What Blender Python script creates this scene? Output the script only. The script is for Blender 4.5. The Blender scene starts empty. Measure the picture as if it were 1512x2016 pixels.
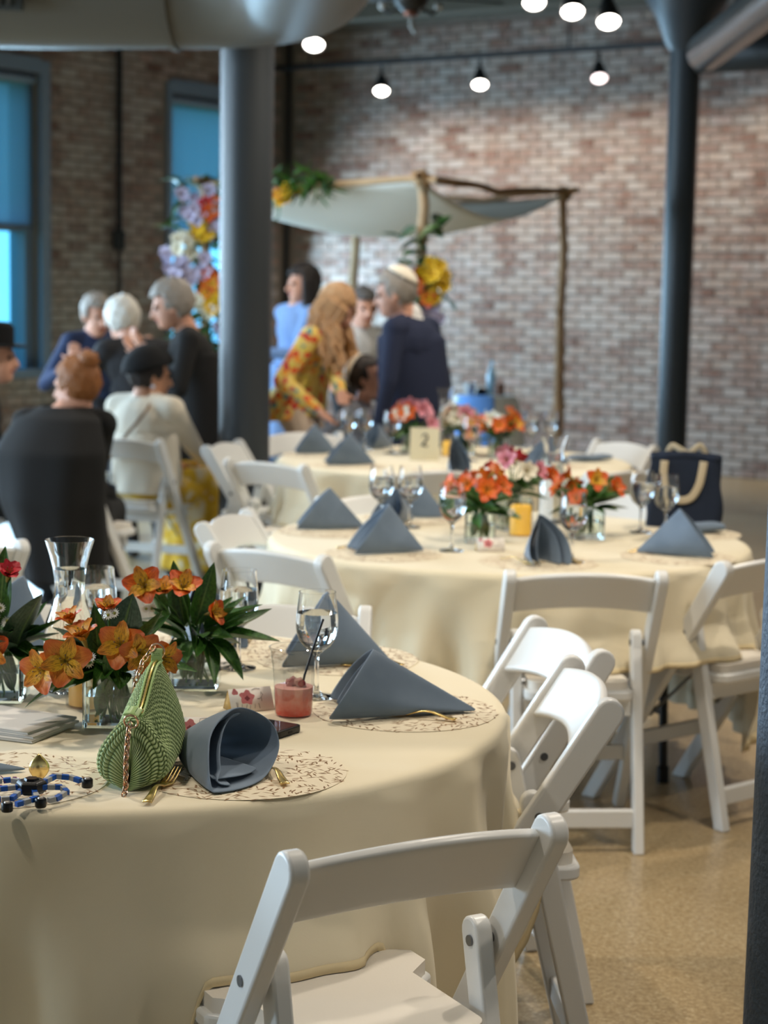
import bpy, math, random
import numpy as np
from mathutils import Vector, Matrix
PI = math.pi
SC = bpy.context.scene
COL = SC.collection

# ------------------------------------------------------------------ camera, world, light, exposure
def lin(c):
    return tuple((x / 12.92 if x <= 0.04045 else ((x + 0.055) / 1.055) ** 2.4) for x in c)

def rgb(r, g, b):
    return lin((r / 255, g / 255, b / 255))

F_PX, PITCH, ROLL, EYE = 3700.0, 0.1185, 0.0175, 1.53
cam_d = bpy.data.cameras.new('camera')
cam = bpy.data.objects.new('camera', cam_d); COL.objects.link(cam)
fw = Vector((0, math.cos(PITCH), -math.sin(PITCH))); rt = Vector((1, 0, 0)); dn = fw.cross(rt)
c_, s_ = math.cos(ROLL), math.sin(ROLL)
rt2 = c_ * rt - s_ * dn; dn2 = s_ * rt + c_ * dn
M3 = Matrix((rt2, -dn2, -fw)).transposed()
cam.matrix_world = Matrix.Translation((0, 0, EYE)) @ M3.to_4x4()
cam_d.sensor_fit = 'HORIZONTAL'; cam_d.sensor_width = 36.0
cam_d.lens = F_PX / 1512 * 36.0
cam_d.clip_start = 0.05; cam_d.clip_end = 200
cam_d.dof.use_dof = True; cam_d.dof.focus_distance = 2.98; cam_d.dof.aperture_fstop = 6.2
SC.camera = cam

W = bpy.data.worlds.new('sky'); SC.world = W; W.use_nodes = True
bg = W.node_tree.nodes['Background']
bg.inputs[0].default_value = (0.16, 0.62, 1.0, 1); bg.inputs[1].default_value = 2.3

def light(name, kind, loc, energy, color, size=0.1, target=None, spot=None, size_y=None):
    d = bpy.data.lights.new(name, kind); d.energy = energy; d.color = color
    if kind == 'AREA':
        d.size = size
        if size_y: d.shape = 'RECTANGLE'; d.size_y = size_y
    else:
        d.shadow_soft_size = size
    if spot: d.spot_size = spot; d.spot_blend = 0.7
    o = bpy.data.objects.new(name, d); o.location = loc
    t = Vector(target) if target else Vector(loc) - Vector((0, 0, 1))
    o.rotation_euler = (t - Vector(loc)).to_track_quat('-Z', 'Y').to_euler()
    COL.objects.link(o); return o

WARM = (1.0, 0.90, 0.76)
for i, (x, y, e) in enumerate([(-1.7, 2.2, 95), (0.6, 1.9, 75), (2.2, 3.3, 110), (-1.3, 4.6, 130), (0.9, 4.7, 150), (-0.4, 6.7, 170), (1.9, 6.9, 150),
                            (0.4, 8.9, 170), (-1.9, 8.6, 120), (2.0, 10.2, 120), (-0.6, 11.2, 110)]):
    light('track_spot', 'SPOT', (x, y, 3.45), e, WARM, 0.07, (x * 0.9, y + 0.1, 0), math.radians(125))
# lamps that wash the brick wall
BW = Vector((0.829, -0.559, 0)).normalized(); LW = Vector((-0.559, -0.829, 0)).normalized()
CORNER = Vector((-1.0, 18.4, 0))
for s in (1.704, 2.711, 3.835, 5.2, 6.6):
    p = CORNER + BW * s + LW * 1.1
    t = CORNER + BW * s; t.z = 1.7
    light('wall_spot', 'SPOT', (p.x, p.y, 3.2), 60, (1.0, 0.85, 0.66), 0.06, t, math.radians(120))
# daylight of the long row of windows on the left side
for t in (7.2, 10.2, 13.2, 16.2, 19.0):
    p = CORNER + LW * t + BW * 0.25
    q = p + BW
    light('window_daylight', 'AREA', (p.x, p.y, 2.0), 260 if t < 12 else 350, (0.60, 0.81, 1.0), 1.4, (q.x, q.y, 1.75), None, 2.3)
for t in (1.0, 4.1):
    p = CORNER + LW * t + BW * 0.2
    q = p + BW
    light('window_daylight', 'AREA', (p.x, p.y, 1.5), 150, (0.45, 0.74, 1.0), 1.25, (q.x, q.y, 1.3), None, 1.1)
vs = SC.view_settings
SC.display_settings.display_device = 'sRGB'
vs.view_transform = 'Standard'; vs.look = 'None'; vs.exposure = 0.0; vs.gamma = 1.0; vs.use_curve_mapping = False

# ------------------------------------------------------------------ mesh helper
class G:
    def __init__(s): s.v = []; s.f = []; s.m = []; s.u = []; s.anyuv = False
    def add(s, vs_, fs, mi=0, uvs=None, M=None):
        b = len(s.v)
        for p in vs_:
            s.v.append(tuple(M @ Vector(p)) if M is not None else tuple(p))
        for k, f in enumerate(fs):
            s.f.append(tuple(b + i for i in f)); s.m.append(mi)
            s.u.append(uvs[k] if uvs else None)
        if uvs: s.anyuv = True
        return s
    def grid(s, fn, nu, nv, cu=False, mi=0, M=None, uv=True):
        vs_ = []; fs = []; us = []
        cols = nu if cu else nu + 1
        for j in range(nv + 1):
            for i in range(cols): vs_.append(fn(i / nu, j / nv))
        for j in range(nv):
            for i in range(nu):
                a = j * cols + i; b = j * cols + (i + 1) % cols
                fs.append((a, b, b + cols, a + cols))
                us.append(((i / nu, j / nv), ((i + 1) / nu, j / nv), ((i + 1) / nu, (j + 1) / nv), (i / nu, (j + 1) / nv)))
        return s.add(vs_, fs, mi, us if uv else None, M)
    def tube(s, pts, rad, seg=10, mi=0, caps=True, flat=None, M=None):
        pts = [Vector(p) for p in pts]; n = len(pts)
        if not isinstance(rad, (list, tuple)): rad = [rad] * n
        vs_ = []; fs = []; prev = None
        for i, p in enumerate(pts):
            d = (pts[min(i + 1, n - 1)] - pts[max(i - 1, 0)])
            d = d.normalized() if d.length > 1e-9 else Vector((0, 0, 1))
            if prev is None:
                a = Vector((0, 0, 1)) if abs(d.z) < 0.9 else Vector((1, 0, 0))
                e1 = d.cross(a).normalized()
            else:
                e1 = (prev - d * prev.dot(d)).normalized()
            prev = e1; e2 = d.cross(e1)
            for k in range(seg):
                t = 2 * PI * k / seg
                o = (e1 * math.cos(t) + e2 * math.sin(t)) * rad[i]
                if flat: fv, fs_ = flat; o = o + Vector(fv) * (o.dot(Vector(fv)) * (fs_ - 1))
                vs_.append(p + o)
        for i in range(n - 1):
            for k in range(seg):
                a = i * seg + k; b = i * seg + (k + 1) % seg
                fs.append((a, b, b + seg, a + seg))
        if caps:
            fs.append(tuple(range(seg - 1, -1, -1))); fs.append(tuple((n - 1) * seg + k for k in range(seg)))
        return s.add(vs_, fs, mi, None, M)
    def lathe(s, prof, seg=28, mi=0, M=None, close=False):
        vs_ = []; fs = []; n = len(prof)
        for r, z in prof:
            for k in range(seg):
                t = 2 * PI * k / seg; vs_.append((r * math.cos(t), r * math.sin(t), z))
        for i in range(n if close else n - 1):
            i2 = (i + 1) % n
            for k in range(seg):
                k2 = (k + 1) % seg
                fs.append((i * seg + k, i * seg + k2, i2 * seg + k2, i2 * seg + k))
        return s.add(vs_, fs, mi, None, M)
    def box(s, c, d, mi=0, M=None):
        x, y, z = c; a, b, e = d[0] / 2, d[1] / 2, d[2] / 2
        vs_ = [(x + i * a, y + j * b, z + k * e) for k in (-1, 1) for j in (-1, 1) for i in (-1, 1)]
        fs = [(0, 2, 3, 1), (4, 5, 7, 6), (0, 1, 5, 4), (2, 6, 7, 3), (0, 4, 6, 2), (1, 3, 7, 5)]
        return s.add(vs_, fs, mi, None, M)
    def prism(s, out, t0, t1, axes=(1, 2, 0), mi=0, M=None):
        n = len(out); vs_ = []
        for t in (t0, t1):
            for a, b in out:
                p = [0, 0, 0]; p[axes[0]] = a; p[axes[1]] = b; p[axes[2]] = t; vs_.append(tuple(p))
        fs = [tuple(range(n)), tuple(range(2 * n - 1, n - 1, -1))]
        for i in range(n):
            j = (i + 1) % n; fs.append((i, i + n, j + n, j))
        return s.add(vs_, fs, mi, None, M)
    def ell(s, c, ax, nu=14, nv=10, mi=0, M=None):
        c = Vector(c); ax = [Vector(a) for a in ax]
        def fn(u, v):
            t = 2 * PI * u; p = PI * (0.001 + 0.998 * v) - PI / 2
            return c + ax[0] * (math.cos(p) * math.cos(t)) + ax[1] * (math.cos(p) * math.sin(t)) + ax[2] * math.sin(p)
        return s.grid(fn, nu, nv, True, mi, M, False)
    def ball(s, c, r, nu=12, nv=8, mi=0): return s.ell(c, ((r, 0, 0), (0, r, 0), (0, 0, r)), nu, nv, mi)
    def mesh(s, name, smooth=True, angle=38, recalc=True):
        me = bpy.data.meshes.new(name); me.from_pydata(s.v, [], s.f)
        if s.anyuv:
            uvl = me.uv_layers.new(name='UVMap'); k = 0; buf = []
            for f, u in zip(s.f, s.u):
                for q in range(len(f)):
                    buf.extend(u[q] if u else (0.5, 0.5))
            uvl.data.foreach_set('uv', buf)
        me.polygons.foreach_set('material_index', s.m)
        if recalc:
            import bmesh
            bm = bmesh.new(); bm.from_mesh(me); bmesh.ops.recalc_face_normals(bm, faces=bm.faces); bm.to_mesh(me); bm.free()
        if smooth:
            me.polygons.foreach_set('use_smooth', [True] * len(me.polygons))
            me.set_sharp_from_angle(angle=math.radians(angle))
        me.update(); return me
    def build(s, name, mats, parent=None, smooth=True, angle=38, bevel=0, seg=2, solid=0, sub=0, loc=None, rot=None, off=0, recalc=True):
        me = s.mesh(name, smooth, angle, recalc)
        for m in (mats if isinstance(mats, (list, tuple)) else [mats]): me.materials.append(m)
        o = bpy.data.objects.new(name, me); COL.objects.link(o)
        if parent: o.parent = parent
        if loc is not None: o.location = loc
        if rot is not None: o.rotation_euler = rot
        if solid: md = o.modifiers.new('solid', 'SOLIDIFY'); md.thickness = solid; md.offset = off
        if bevel:
            md = o.modifiers.new('bevel', 'BEVEL'); md.width = bevel; md.segments = seg; md.limit_method = 'ANGLE'; md.angle_limit = math.radians(35)
        if sub: md = o.modifiers.new('sub', 'SUBSURF'); md.levels = sub; md.render_levels = sub
        return o

def tag(o, label=None, cat=None, group=None, kind=None):
    if label: o['label'] = label
    if cat: o['category'] = cat
    if group: o['group'] = group
    if kind: o['kind'] = kind
    return o
def thing(name, label, cat, loc=(0, 0, 0), rz=0, group=None):
    o = bpy.data.objects.new(name, None); COL.objects.link(o); o.empty_display_size = 0.05
    o.location = loc; o.rotation_euler = (0, 0, rz)
    return tag(o, label, cat, group)
def dup(o, loc=None, rz=None, label=None, group=None, parent=None):
    c = o.copy(); COL.objects.link(c); c.parent = parent
    if loc is not None: c.location = loc
    if rz is not None: c.rotation_euler = (0, 0, rz)
    if label: c['label'] = label
    if group: c['group'] = group
    for ch in list(o.children): dup(ch, parent=c)
    return c
def at(o, loc=None, rz=None, label=None, group=None):
    if loc is not None: o.location = loc
    if rz is not None: o.rotation_euler = (0, 0, rz)
    if label: o['label'] = label
    if group: o['group'] = group
    return o
def frame(loc, x, z=None):          # matrix with local x along x, local z near z
    x = Vector(x).normalized(); z = Vector(z or (0, 0, 1)); y = z.cross(x).normalized(); z = x.cross(y)
    m = Matrix((x, y, z)).transposed().to_4x4(); m.translation = Vector(loc); return m
def ss(a, b, x):
    t = min(1, max(0, (x - a) / (b - a))); return t * t * (3 - 2 * t)

# ------------------------------------------------------------------ materials
MATS = {}
def mat(name, col, rough=0.5, metal=0, bump=0, bscale=40, var=0, vscale=8, trans=0, ior=1.45, emit=None, estr=0, coat=0, sheen=0, sub=0, alpha=1):
    if name in MATS: return MATS[name]
    m = bpy.data.materials.new(name); m.use_nodes = True; nt = m.node_tree; b = nt.nodes['Principled BSDF']
    b.inputs['Base Color'].default_value = (*col, 1); b.inputs['Roughness'].default_value = rough; b.inputs['Metallic'].default_value = metal
    b.inputs['Transmission Weight'].default_value = trans; b.inputs['IOR'].default_value = ior
    b.inputs['Coat Weight'].default_value = coat; b.inputs['Sheen Weight'].default_value = sheen
    if sub: b.inputs['Subsurface Weight'].default_value = sub; b.inputs['Subsurface Radius'].default_value = (0.01, 0.006, 0.003)
    if emit: b.inputs['Emission Color'].default_value = (*emit, 1); b.inputs['Emission Strength'].default_value = estr
    if var or bump:
        tc = nt.nodes.new('ShaderNodeTexCoord')
    if var:
        n = nt.nodes.new('ShaderNodeTexNoise'); n.inputs['Scale'].default_value = vscale; n.inputs['Detail'].default_value = 4
        nt.links.new(tc.outputs['Object'], n.inputs['Vector'])
        r = nt.nodes.new('ShaderNodeMapRange'); r.inputs[3].default_value = 1 - var; r.inputs[4].default_value = 1 + var
        nt.links.new(n.outputs['Fac'], r.inputs[0])
        x = nt.nodes.new('ShaderNodeMix'); x.data_type = 'RGBA'; x.blend_type = 'MULTIPLY'; x.inputs[0].default_value = 1
        x.inputs[6].default_value = (*col, 1); nt.links.new(r.outputs[0], x.inputs[7]); nt.links.new(x.outputs[2], b.inputs['Base Color'])
    if bump:
        n = nt.nodes.new('ShaderNodeTexNoise'); n.inputs['Scale'].default_value = bscale; n.inputs['Detail'].default_value = 3
        nt.links.new(tc.outputs['Object'], n.inputs['Vector'])
        bp = nt.nodes.new('ShaderNodeBump'); bp.inputs['Strength'].default_value = bump; bp.inputs['Distance'].default_value = 0.01
        nt.links.new(n.outputs['Fac'], bp.inputs['Height']); nt.links.new(bp.outputs['Normal'], b.inputs['Normal'])
    MATS[name] = m; return m

class N:                              # tiny node-graph helper
    def __init__(s, name):
        s.m = bpy.data.materials.new(name); s.m.use_nodes = True; s.t = s.m.node_tree; s.b = s.t.nodes['Principled BSDF']; MATS[name] = s.m
    def n(s, kind, **kw):
        o = s.t.nodes.new('ShaderNode' + kind)
        for k, v in kw.items(): setattr(o, k, v)
        return o
    def l(s, a, b): s.t.links.new(a, b)
    def val(s, x, inp):
        if hasattr(x, 'is_output'): s.l(x, inp)
        else: inp.default_value = x
    def math(s, op, a, b=0.0, c=0.0):
        o = s.n('Math', operation=op); s.val(a, o.inputs[0]); s.val(b, o.inputs[1]); s.val(c, o.inputs[2]); return o.outputs[0]
    def noise(s, vec, scale, detail=3, rough=0.5):
        o = s.n('TexNoise'); o.inputs['Scale'].default_value = scale; o.inputs['Detail'].default_value = detail; o.inputs['Roughness'].default_value = rough
        if vec is not None: s.l(vec, o.inputs['Vector'])
        return o.outputs['Fac']
    def ramp(s, fac, stops, interp='LINEAR'):
        o = s.n('ValToRGB'); o.color_ramp.interpolation = interp; e = o.color_ramp.elements
        while len(e) < len(stops): e.new(0.5)
        for k, (p, c) in enumerate(stops): e[k].position = p; e[k].color = (*c, 1)
        s.l(fac, o.inputs[0]); return o.outputs[0]
    def mix(s, fac, a, b, mode='MIX'):
        o = s.n('Mix', data_type='RGBA', blend_type=mode); s.val(fac, o.inputs[0])
        for x, i in ((a, 6), (b, 7)):
            if hasattr(x, 'is_output'): s.l(x, o.inputs[i])
            else: o.inputs[i].default_value = (*x, 1)
        return o.outputs[2]
    def bump(s, h, strength=0.3, dist=0.01):
        o = s.n('Bump'); o.inputs['Strength'].default_value = strength; o.inputs['Distance'].default_value = dist
        s.l(h, o.inputs['Height']); s.l(o.outputs[0], s.b.inputs['Normal'])
    def base(s, c, rough=0.6):
        s.val(c if hasattr(c, 'is_output') else (*c, 1), s.b.inputs['Base Color']); s.b.inputs['Roughness'].default_value = rough

WHITE = mat('white_resin', rgb(226, 226, 224), 0.32)
VINYL = mat('ivory_vinyl', rgb(228, 221, 210), 0.55, bump=0.05, bscale=300)
STEEL = mat('grey_bolt', rgb(120, 122, 125), 0.35, 1)
BLACK = mat('black_metal', rgb(16, 17, 19), 0.45)
GOLD = mat('gold_plastic', (0.95, 0.70, 0.28), 0.27, 1)
ROSE = mat('rose_gold_chain', (0.80, 0.50, 0.33), 0.22, 1)
FOIL = mat('copper_foil', (0.44, 0.25, 0.12), 0.36, 0.7)
PAPER = mat('white_paper', rgb(232, 228, 222), 0.8, var=0.03, vscale=14)
BLACKPL = mat('black_plastic', rgb(12, 12, 14), 0.35)
SCREEN = mat('phone_screen', rgb(42, 36, 40), 0.08)
STRAW = mat('black_stirrer', rgb(22, 22, 30), 0.3)
STEM = mat('green_stem', rgb(70, 110, 48), 0.5)
COLM = mat('painted_column', rgb(58, 62, 66), 0.42, bump=0.06, bscale=30)

def cloth_mat():
    k = N('cream_linen'); tc = k.n('TexCoord')
    n1 = k.noise(tc.outputs['Object'], 3.0, 3)
    col = k.ramp(n1, [(0.3, rgb(226, 213, 182)), (0.7, rgb(235, 223, 195))])
    w = k.n('TexWave', wave_type='BANDS', bands_direction='DIAGONAL'); w.inputs['Scale'].default_value = 260; w.inputs['Distortion'].default_value = 2
    k.l(tc.outputs['Object'], w.inputs['Vector'])
    k.base(col, 0.85); k.b.inputs['Sheen Weight'].default_value = 0.15
    h = k.math('ADD', k.math('MULTIPLY', w.outputs['Fac'], 0.15), k.noise(tc.outputs['Object'], 9, 3))
    k.bump(h, 0.10, 0.01)
    return k.m
CLOTH = cloth_mat()
def napkin_mat():
    k = N('slate_blue_napkin'); tc = k.n('TexCoord')
    n1 = k.noise(tc.outputs['Object'], 12, 3)
    k.base(k.ramp(n1, [(0.3, rgb(96, 114, 134)), (0.7, rgb(112, 130, 150))]), 0.75)
    k.b.inputs['Sheen Weight'].default_value = 0.25
    k.bump(k.noise(tc.outputs['Object'], 900, 1), 0.08, 0.003)
    return k.m
NAP = napkin_mat()
def glass_mat(name, col=(1, 1, 1), ior=1.48, rough=0.0):
    if name in MATS: return MATS[name]
    m = bpy.data.materials.new(name); m.use_nodes = True; nt = m.node_tree; nt.nodes.clear()
    o = nt.nodes.new('ShaderNodeOutputMaterial'); g = nt.nodes.new('ShaderNodeBsdfGlass')
    g.inputs['Color'].default_value = (*col, 1); g.inputs['IOR'].default_value = ior; g.inputs['Roughness'].default_value = rough
    nt.links.new(g.outputs[0], o.inputs[0]); MATS[name] = m; return m
GLASS = glass_mat('clear_glass'); WATER = glass_mat('water', (0.97, 0.99, 1.0), 1.33)
def thin_glass(name, tint, refl=0.08, alpha=0.0, rough=0.02):
    m = bpy.data.materials.new(name); m.use_nodes = True; nt = m.node_tree; nt.nodes.clear()
    o = nt.nodes.new('ShaderNodeOutputMaterial'); t = nt.nodes.new('ShaderNodeBsdfTransparent'); t.inputs[0].default_value = (*tint, 1)
    g = nt.nodes.new('ShaderNodeBsdfGlossy'); g.inputs['Roughness'].default_value = rough
    x = nt.nodes.new('ShaderNodeMixShader'); fr = nt.nodes.new('ShaderNodeFresnel'); fr.inputs[0].default_value = 1.45
    ge = nt.nodes.new('ShaderNodeNewGeometry'); iv = nt.nodes.new('ShaderNodeMath'); iv.operation = 'SUBTRACT'; iv.inputs[0].default_value = 1; nt.links.new(ge.outputs['Backfacing'], iv.inputs[1])
    mu = nt.nodes.new('ShaderNodeMath'); mu.operation = 'MULTIPLY'; fr.inputs[0].default_value = 1.45 + refl; nt.links.new(fr.outputs[0], mu.inputs[0]); nt.links.new(iv.outputs[0], mu.inputs[1]); nt.links.new(mu.outputs[0], x.inputs[0]); nt.links.new(t.outputs[0], x.inputs[1]); nt.links.new(g.outputs[0], x.inputs[2])
    nt.links.new(x.outputs[0], o.inputs[0]); MATS[name] = m; return m
PANE = thin_glass('window_pane', (0.85, 0.95, 1.0)); CUPM = thin_glass('clear_plastic', (0.90, 0.90, 0.90), 0.45)
def shade_mat():
    m = bpy.data.materials.new('roller_shade_fabric'); m.use_nodes = True; nt = m.node_tree; nt.nodes.clear()
    o = nt.nodes.new('ShaderNodeOutputMaterial'); t = nt.nodes.new('ShaderNodeBsdfTranslucent'); t.inputs[0].default_value = (*rgb(150, 158, 170), 1)
    d = nt.nodes.new('ShaderNodeBsdfDiffuse'); d.inputs[0].default_value = (*rgb(120, 128, 140), 1)
    p = nt.nodes.new('ShaderNodeBsdfTransparent'); x = nt.nodes.new('ShaderNodeMixShader'); x.inputs[0].default_value = 0.45
    y = nt.nodes.new('ShaderNodeMixShader'); y.inputs[0].default_value = 0.05
    nt.links.new(t.outputs[0], x.inputs[1]); nt.links.new(d.outputs[0], x.inputs[2]); nt.links.new(x.outputs[0], y.inputs[1]); nt.links.new(p.outputs[0], y.inputs[2])
    nt.links.new(y.outputs[0], o.inputs[0]); return m
SHADE = shade_mat()
def leaf_mat(name, c1, c2):
    k = N(name); tc = k.n('TexCoord'); uv = k.n('UVMap'); sp = k.n('SeparateXYZ'); k.l(uv.outputs[0], sp.inputs[0])
    n1 = k.noise(tc.outputs['Object'], 25, 2)
    c = k.ramp(n1, [(0.3, c1), (0.7, c2)])
    mid = k.math('ABSOLUTE', k.math('SUBTRACT', sp.outputs[0], 0.5))
    line = k.math('LESS_THAN', mid, 0.035)
    vein = k.math('SINE', k.math('MULTIPLY', mid, 70.0))
    c = k.mix(k.math('MULTIPLY', line, 0.5), c, rgb(120, 150, 80))
    k.base(c, 0.38); k.bump(vein, 0.12, 0.002); return k.m
LEAF = leaf_mat('leaf_green', rgb(36, 74, 26), rgb(66, 112, 40)); EUC = leaf_mat('eucalyptus_leaf', rgb(52, 76, 58), rgb(82, 104, 84))
def petal_mat(name, tip, mid, base, streak):
    k = N(name); uv = k.n('UVMap'); sp = k.n('SeparateXYZ'); k.l(uv.outputs[0], sp.inputs[0]); tc = k.n('TexCoord')
    n1 = k.math('MULTIPLY', k.math('SUBTRACT', k.noise(tc.outputs['Object'], 60, 2), 0.5), 0.25)
    v = k.math('ADD', sp.outputs[1], n1)
    c = k.ramp(v, [(0.05, base), (0.55, mid), (0.95, tip)])
    if streak:
        cc = k.n('CombineXYZ'); k.l(k.math('MULTIPLY', sp.outputs[0], 26.0), cc.inputs[0]); k.l(k.math('MULTIPLY', sp.outputs[1], 5.0), cc.inputs[1])
        st = k.math('GREATER_THAN', k.noise(cc.outputs[0], 1.0, 2), 0.57)
        c = k.mix(k.math('MULTIPLY', st, 0.75), c, streak)
    k.base(c, 0.5); k.b.inputs['Subsurface Weight'].default_value = 0.0; return k.m
P_OUT = petal_mat('orange_petal', rgb(214, 104, 52), rgb(230, 150, 52), rgb(230, 176, 62), rgb(200, 96, 36))
P_IN = petal_mat('yellow_streaked_petal', rgb(226, 132, 40), rgb(236, 182, 50), rgb(234, 200, 70), rgb(96, 44, 20))
P_DEEP = petal_mat('deep_orange_petal', rgb(226, 88, 24), rgb(240, 122, 28), rgb(240, 170, 50), rgb(160, 56, 20))
P_RED = petal_mat('crimson_petal', rgb(190, 30, 50), rgb(206, 50, 60), rgb(170, 60, 50), None)
P_PINK = petal_mat('pink_petal', rgb(226, 160, 176), rgb(214, 130, 150), rgb(180, 120, 110), None)
P_WHITE = petal_mat('cream_petal', rgb(236, 232, 214), rgb(226, 222, 200), rgb(200, 196, 150), None)
P_YEL = petal_mat('yellow_petal', rgb(240, 200, 30), rgb(232, 182, 20), rgb(200, 150, 20), None)
P_LIL = petal_mat('lilac_petal', rgb(196, 190, 216), rgb(176, 168, 200), rgb(150, 140, 170), None)
DISC = mat('aster_centre', rgb(150, 150, 70), 0.8)

def brick_mat(name, d):
    k = N(name); g = k.n('NewGeometry'); sp = k.n('SeparateXYZ'); k.l(g.outputs['Position'], sp.inputs[0])
    u = k.math('ADD', k.math('MULTIPLY', sp.outputs[0], d.x), k.math('MULTIPLY', sp.outputs[1], d.y))
    row = k.math('FLOOR', k.math('DIVIDE', sp.outputs[2], BH))
    odd = k.math('MULTIPLY', k.math('MODULO', row, 2.0), BL / 2)
    cl = k.math('FLOOR', k.math('DIVIDE', k.math('ADD', k.math('SUBTRACT', u, CORNER.dot(d)), odd), BL))
    cc = k.n('CombineXYZ'); k.l(cl, cc.inputs[0]); k.l(row, cc.inputs[1])
    wn = k.n('TexWhiteNoise', noise_dimensions='2D'); k.l(cc.outputs[0], wn.inputs['Vector'])
    c = k.ramp(wn.outputs['Value'], [(0.0, rgb(108, 78, 66)), (0.2, rgb(124, 92, 78)), (0.45, rgb(136, 106, 90)), (0.7, rgb(146, 122, 106)), (0.86, rgb(118, 84, 70)), (1.0, rgb(150, 92, 70))])
    big = k.noise(g.outputs['Position'], 0.9, 4, 0.6); fine = k.noise(g.outputs['Position'], 7, 5, 0.7)
    ww = k.math('ADD', k.math('MULTIPLY', big, 0.7), k.math('MULTIPLY', fine, 0.6))
    ww = k.math('ADD', ww, k.math('MULTIPLY', k.math('SUBTRACT', wn.outputs['Value'], 0.5), 0.22))
    f = k.n('MapRange'); f.inputs[1].default_value = 0.50; f.inputs[2].default_value = 0.82; f.inputs[4].default_value = 0.9; k.l(ww, f.inputs[0])
    c = k.mix(f.outputs[0], c, rgb(166, 157, 150))
    k.base(c, 0.9); k.bump(k.noise(g.outputs['Position'], 60, 4), 0.25, 0.01); return k.m
BL, BH = 0.215, 0.075
BRICK_B = brick_mat('old_brick_end_wall', BW); BRICK_L = brick_mat('old_brick_window_wall', LW)
MORTAR = mat('grey_mortar', rgb(124, 112, 103), 0.95, bump=0.3, bscale=40, var=0.2, vscale=3)
def floor_mat():
    k = N('polished_concrete'); g = k.n('NewGeometry'); p = g.outputs['Position']
    a = k.noise(p, 70, 3, 0.8); b2 = k.noise(p, 1.2, 4); v = k.n('TexVoronoi'); v.inputs['Scale'].default_value = 62; k.l(p, v.inputs['Vector'])
    c = k.ramp(a, [(0.3, rgb(136, 114, 80)), (0.5, rgb(172, 148, 110)), (0.72, rgb(204, 184, 146))])
    c = k.mix(k.math('MULTIPLY', k.math('LESS_THAN', v.outputs['Distance'], 0.25), 0.42), c, rgb(222, 206, 170))
    c = k.mix(k.math('MULTIPLY', b2, 0.35), c, rgb(120, 100, 72))
    k.base(c, 0.28); k.b.inputs['Coat Weight'].default_value = 0.1; return k.m
FLOOR = floor_mat()

# ------------------------------------------------------------------ room shell
CEIL = 3.95; LB, LL = 18.0, 24.0
def P2(sb, sl, z=0.0):               # point from wall coordinates
    p = CORNER + BW * sb + LW * sl; return Vector((p.x, p.y, z))
def slab(name, a, b2, c, d, z0, z1, m, parent=None):
    g = G(); g.add([(*p.xy, z) for z in (z0, z1) for p in (a, b2, c, d)], [(0, 1, 2, 3), (4, 7, 6, 5), (0, 4, 5, 1), (1, 5, 6, 2), (2, 6, 7, 3), (3, 7, 4, 0)])
    return g.build(name, m, parent, smooth=False)
tag(slab('floor', P2(-.3, -.3), P2(LB, -.3), P2(LB, LL), P2(-.3, LL), -0.1, 0, FLOOR), kind='structure')
CEILM = mat('dark_ceiling_boards', rgb(84, 80, 70), 0.85, var=0.15, vscale=3)
tag(slab('ceiling', P2(-.3, -.3), P2(LB, -.3), P2(LB, LL), P2(-.3, LL), CEIL, CEIL + .1, CEILM), kind='structure')
for i in range(8):                   # exposed joists
    tag(slab('trim_%d' % (i + 1), P2(0, 1.2 + i * 2.6), P2(LB, 1.2 + i * 2.6), P2(LB, 1.36 + i * 2.6), P2(0, 1.36 + i * 2.6), CEIL - .16, CEIL, CEILM), kind='structure')
PLASTER = mat('painted_plaster', rgb(214, 208, 198), 0.9)
wb = tag(slab('wall_back', P2(-.3, -.3), P2(LB, -.3), P2(LB, 0), P2(-.3, 0), 0, CEIL, MORTAR), kind='structure')
tag(slab('wall_right', P2(LB, -.3), P2(LB + .3, -.3), P2(LB + .3, LL), P2(LB, LL), 0, CEIL, PLASTER), kind='structure')
tag(slab('wall_front', P2(-.3, LL), P2(LB, LL), P2(LB, LL + .3), P2(-.3, LL + .3), 0, CEIL, PLASTER), kind='structure')
# window wall: piers, sills, lintels (one mesh)
WIN = [(0.35, 1.72), (3.35, 4.72), (6.35, 7.72), (9.35, 10.72), (12.35, 13.72), (15.35, 16.72), (18.35, 19.72)]
WZ0, WZ1 = 0.80, 3.22
g = G(); prev = -.3
def seg(a, b2, z0, z1):
    vs_ = [(*P2(x, y).xy, z) for z in (z0, z1) for x, y in ((-.35, a), (0, a), (0, b2), (-.35, b2))]
    g.add(vs_, [(0, 1, 2, 3), (4, 7, 6, 5), (0, 4, 5, 1), (1, 5, 6, 2), (2, 6, 7, 3), (3, 7, 4, 0)])
for a, b2 in WIN:
    seg(prev, a, 0, CEIL); seg(a, b2, 0, WZ0); seg(a, b2, WZ1, CEIL); prev = b2
seg(prev, LL + .3, 0, CEIL)
wl = tag(g.build('wall_left', MORTAR, smooth=False), kind='structure')

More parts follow.
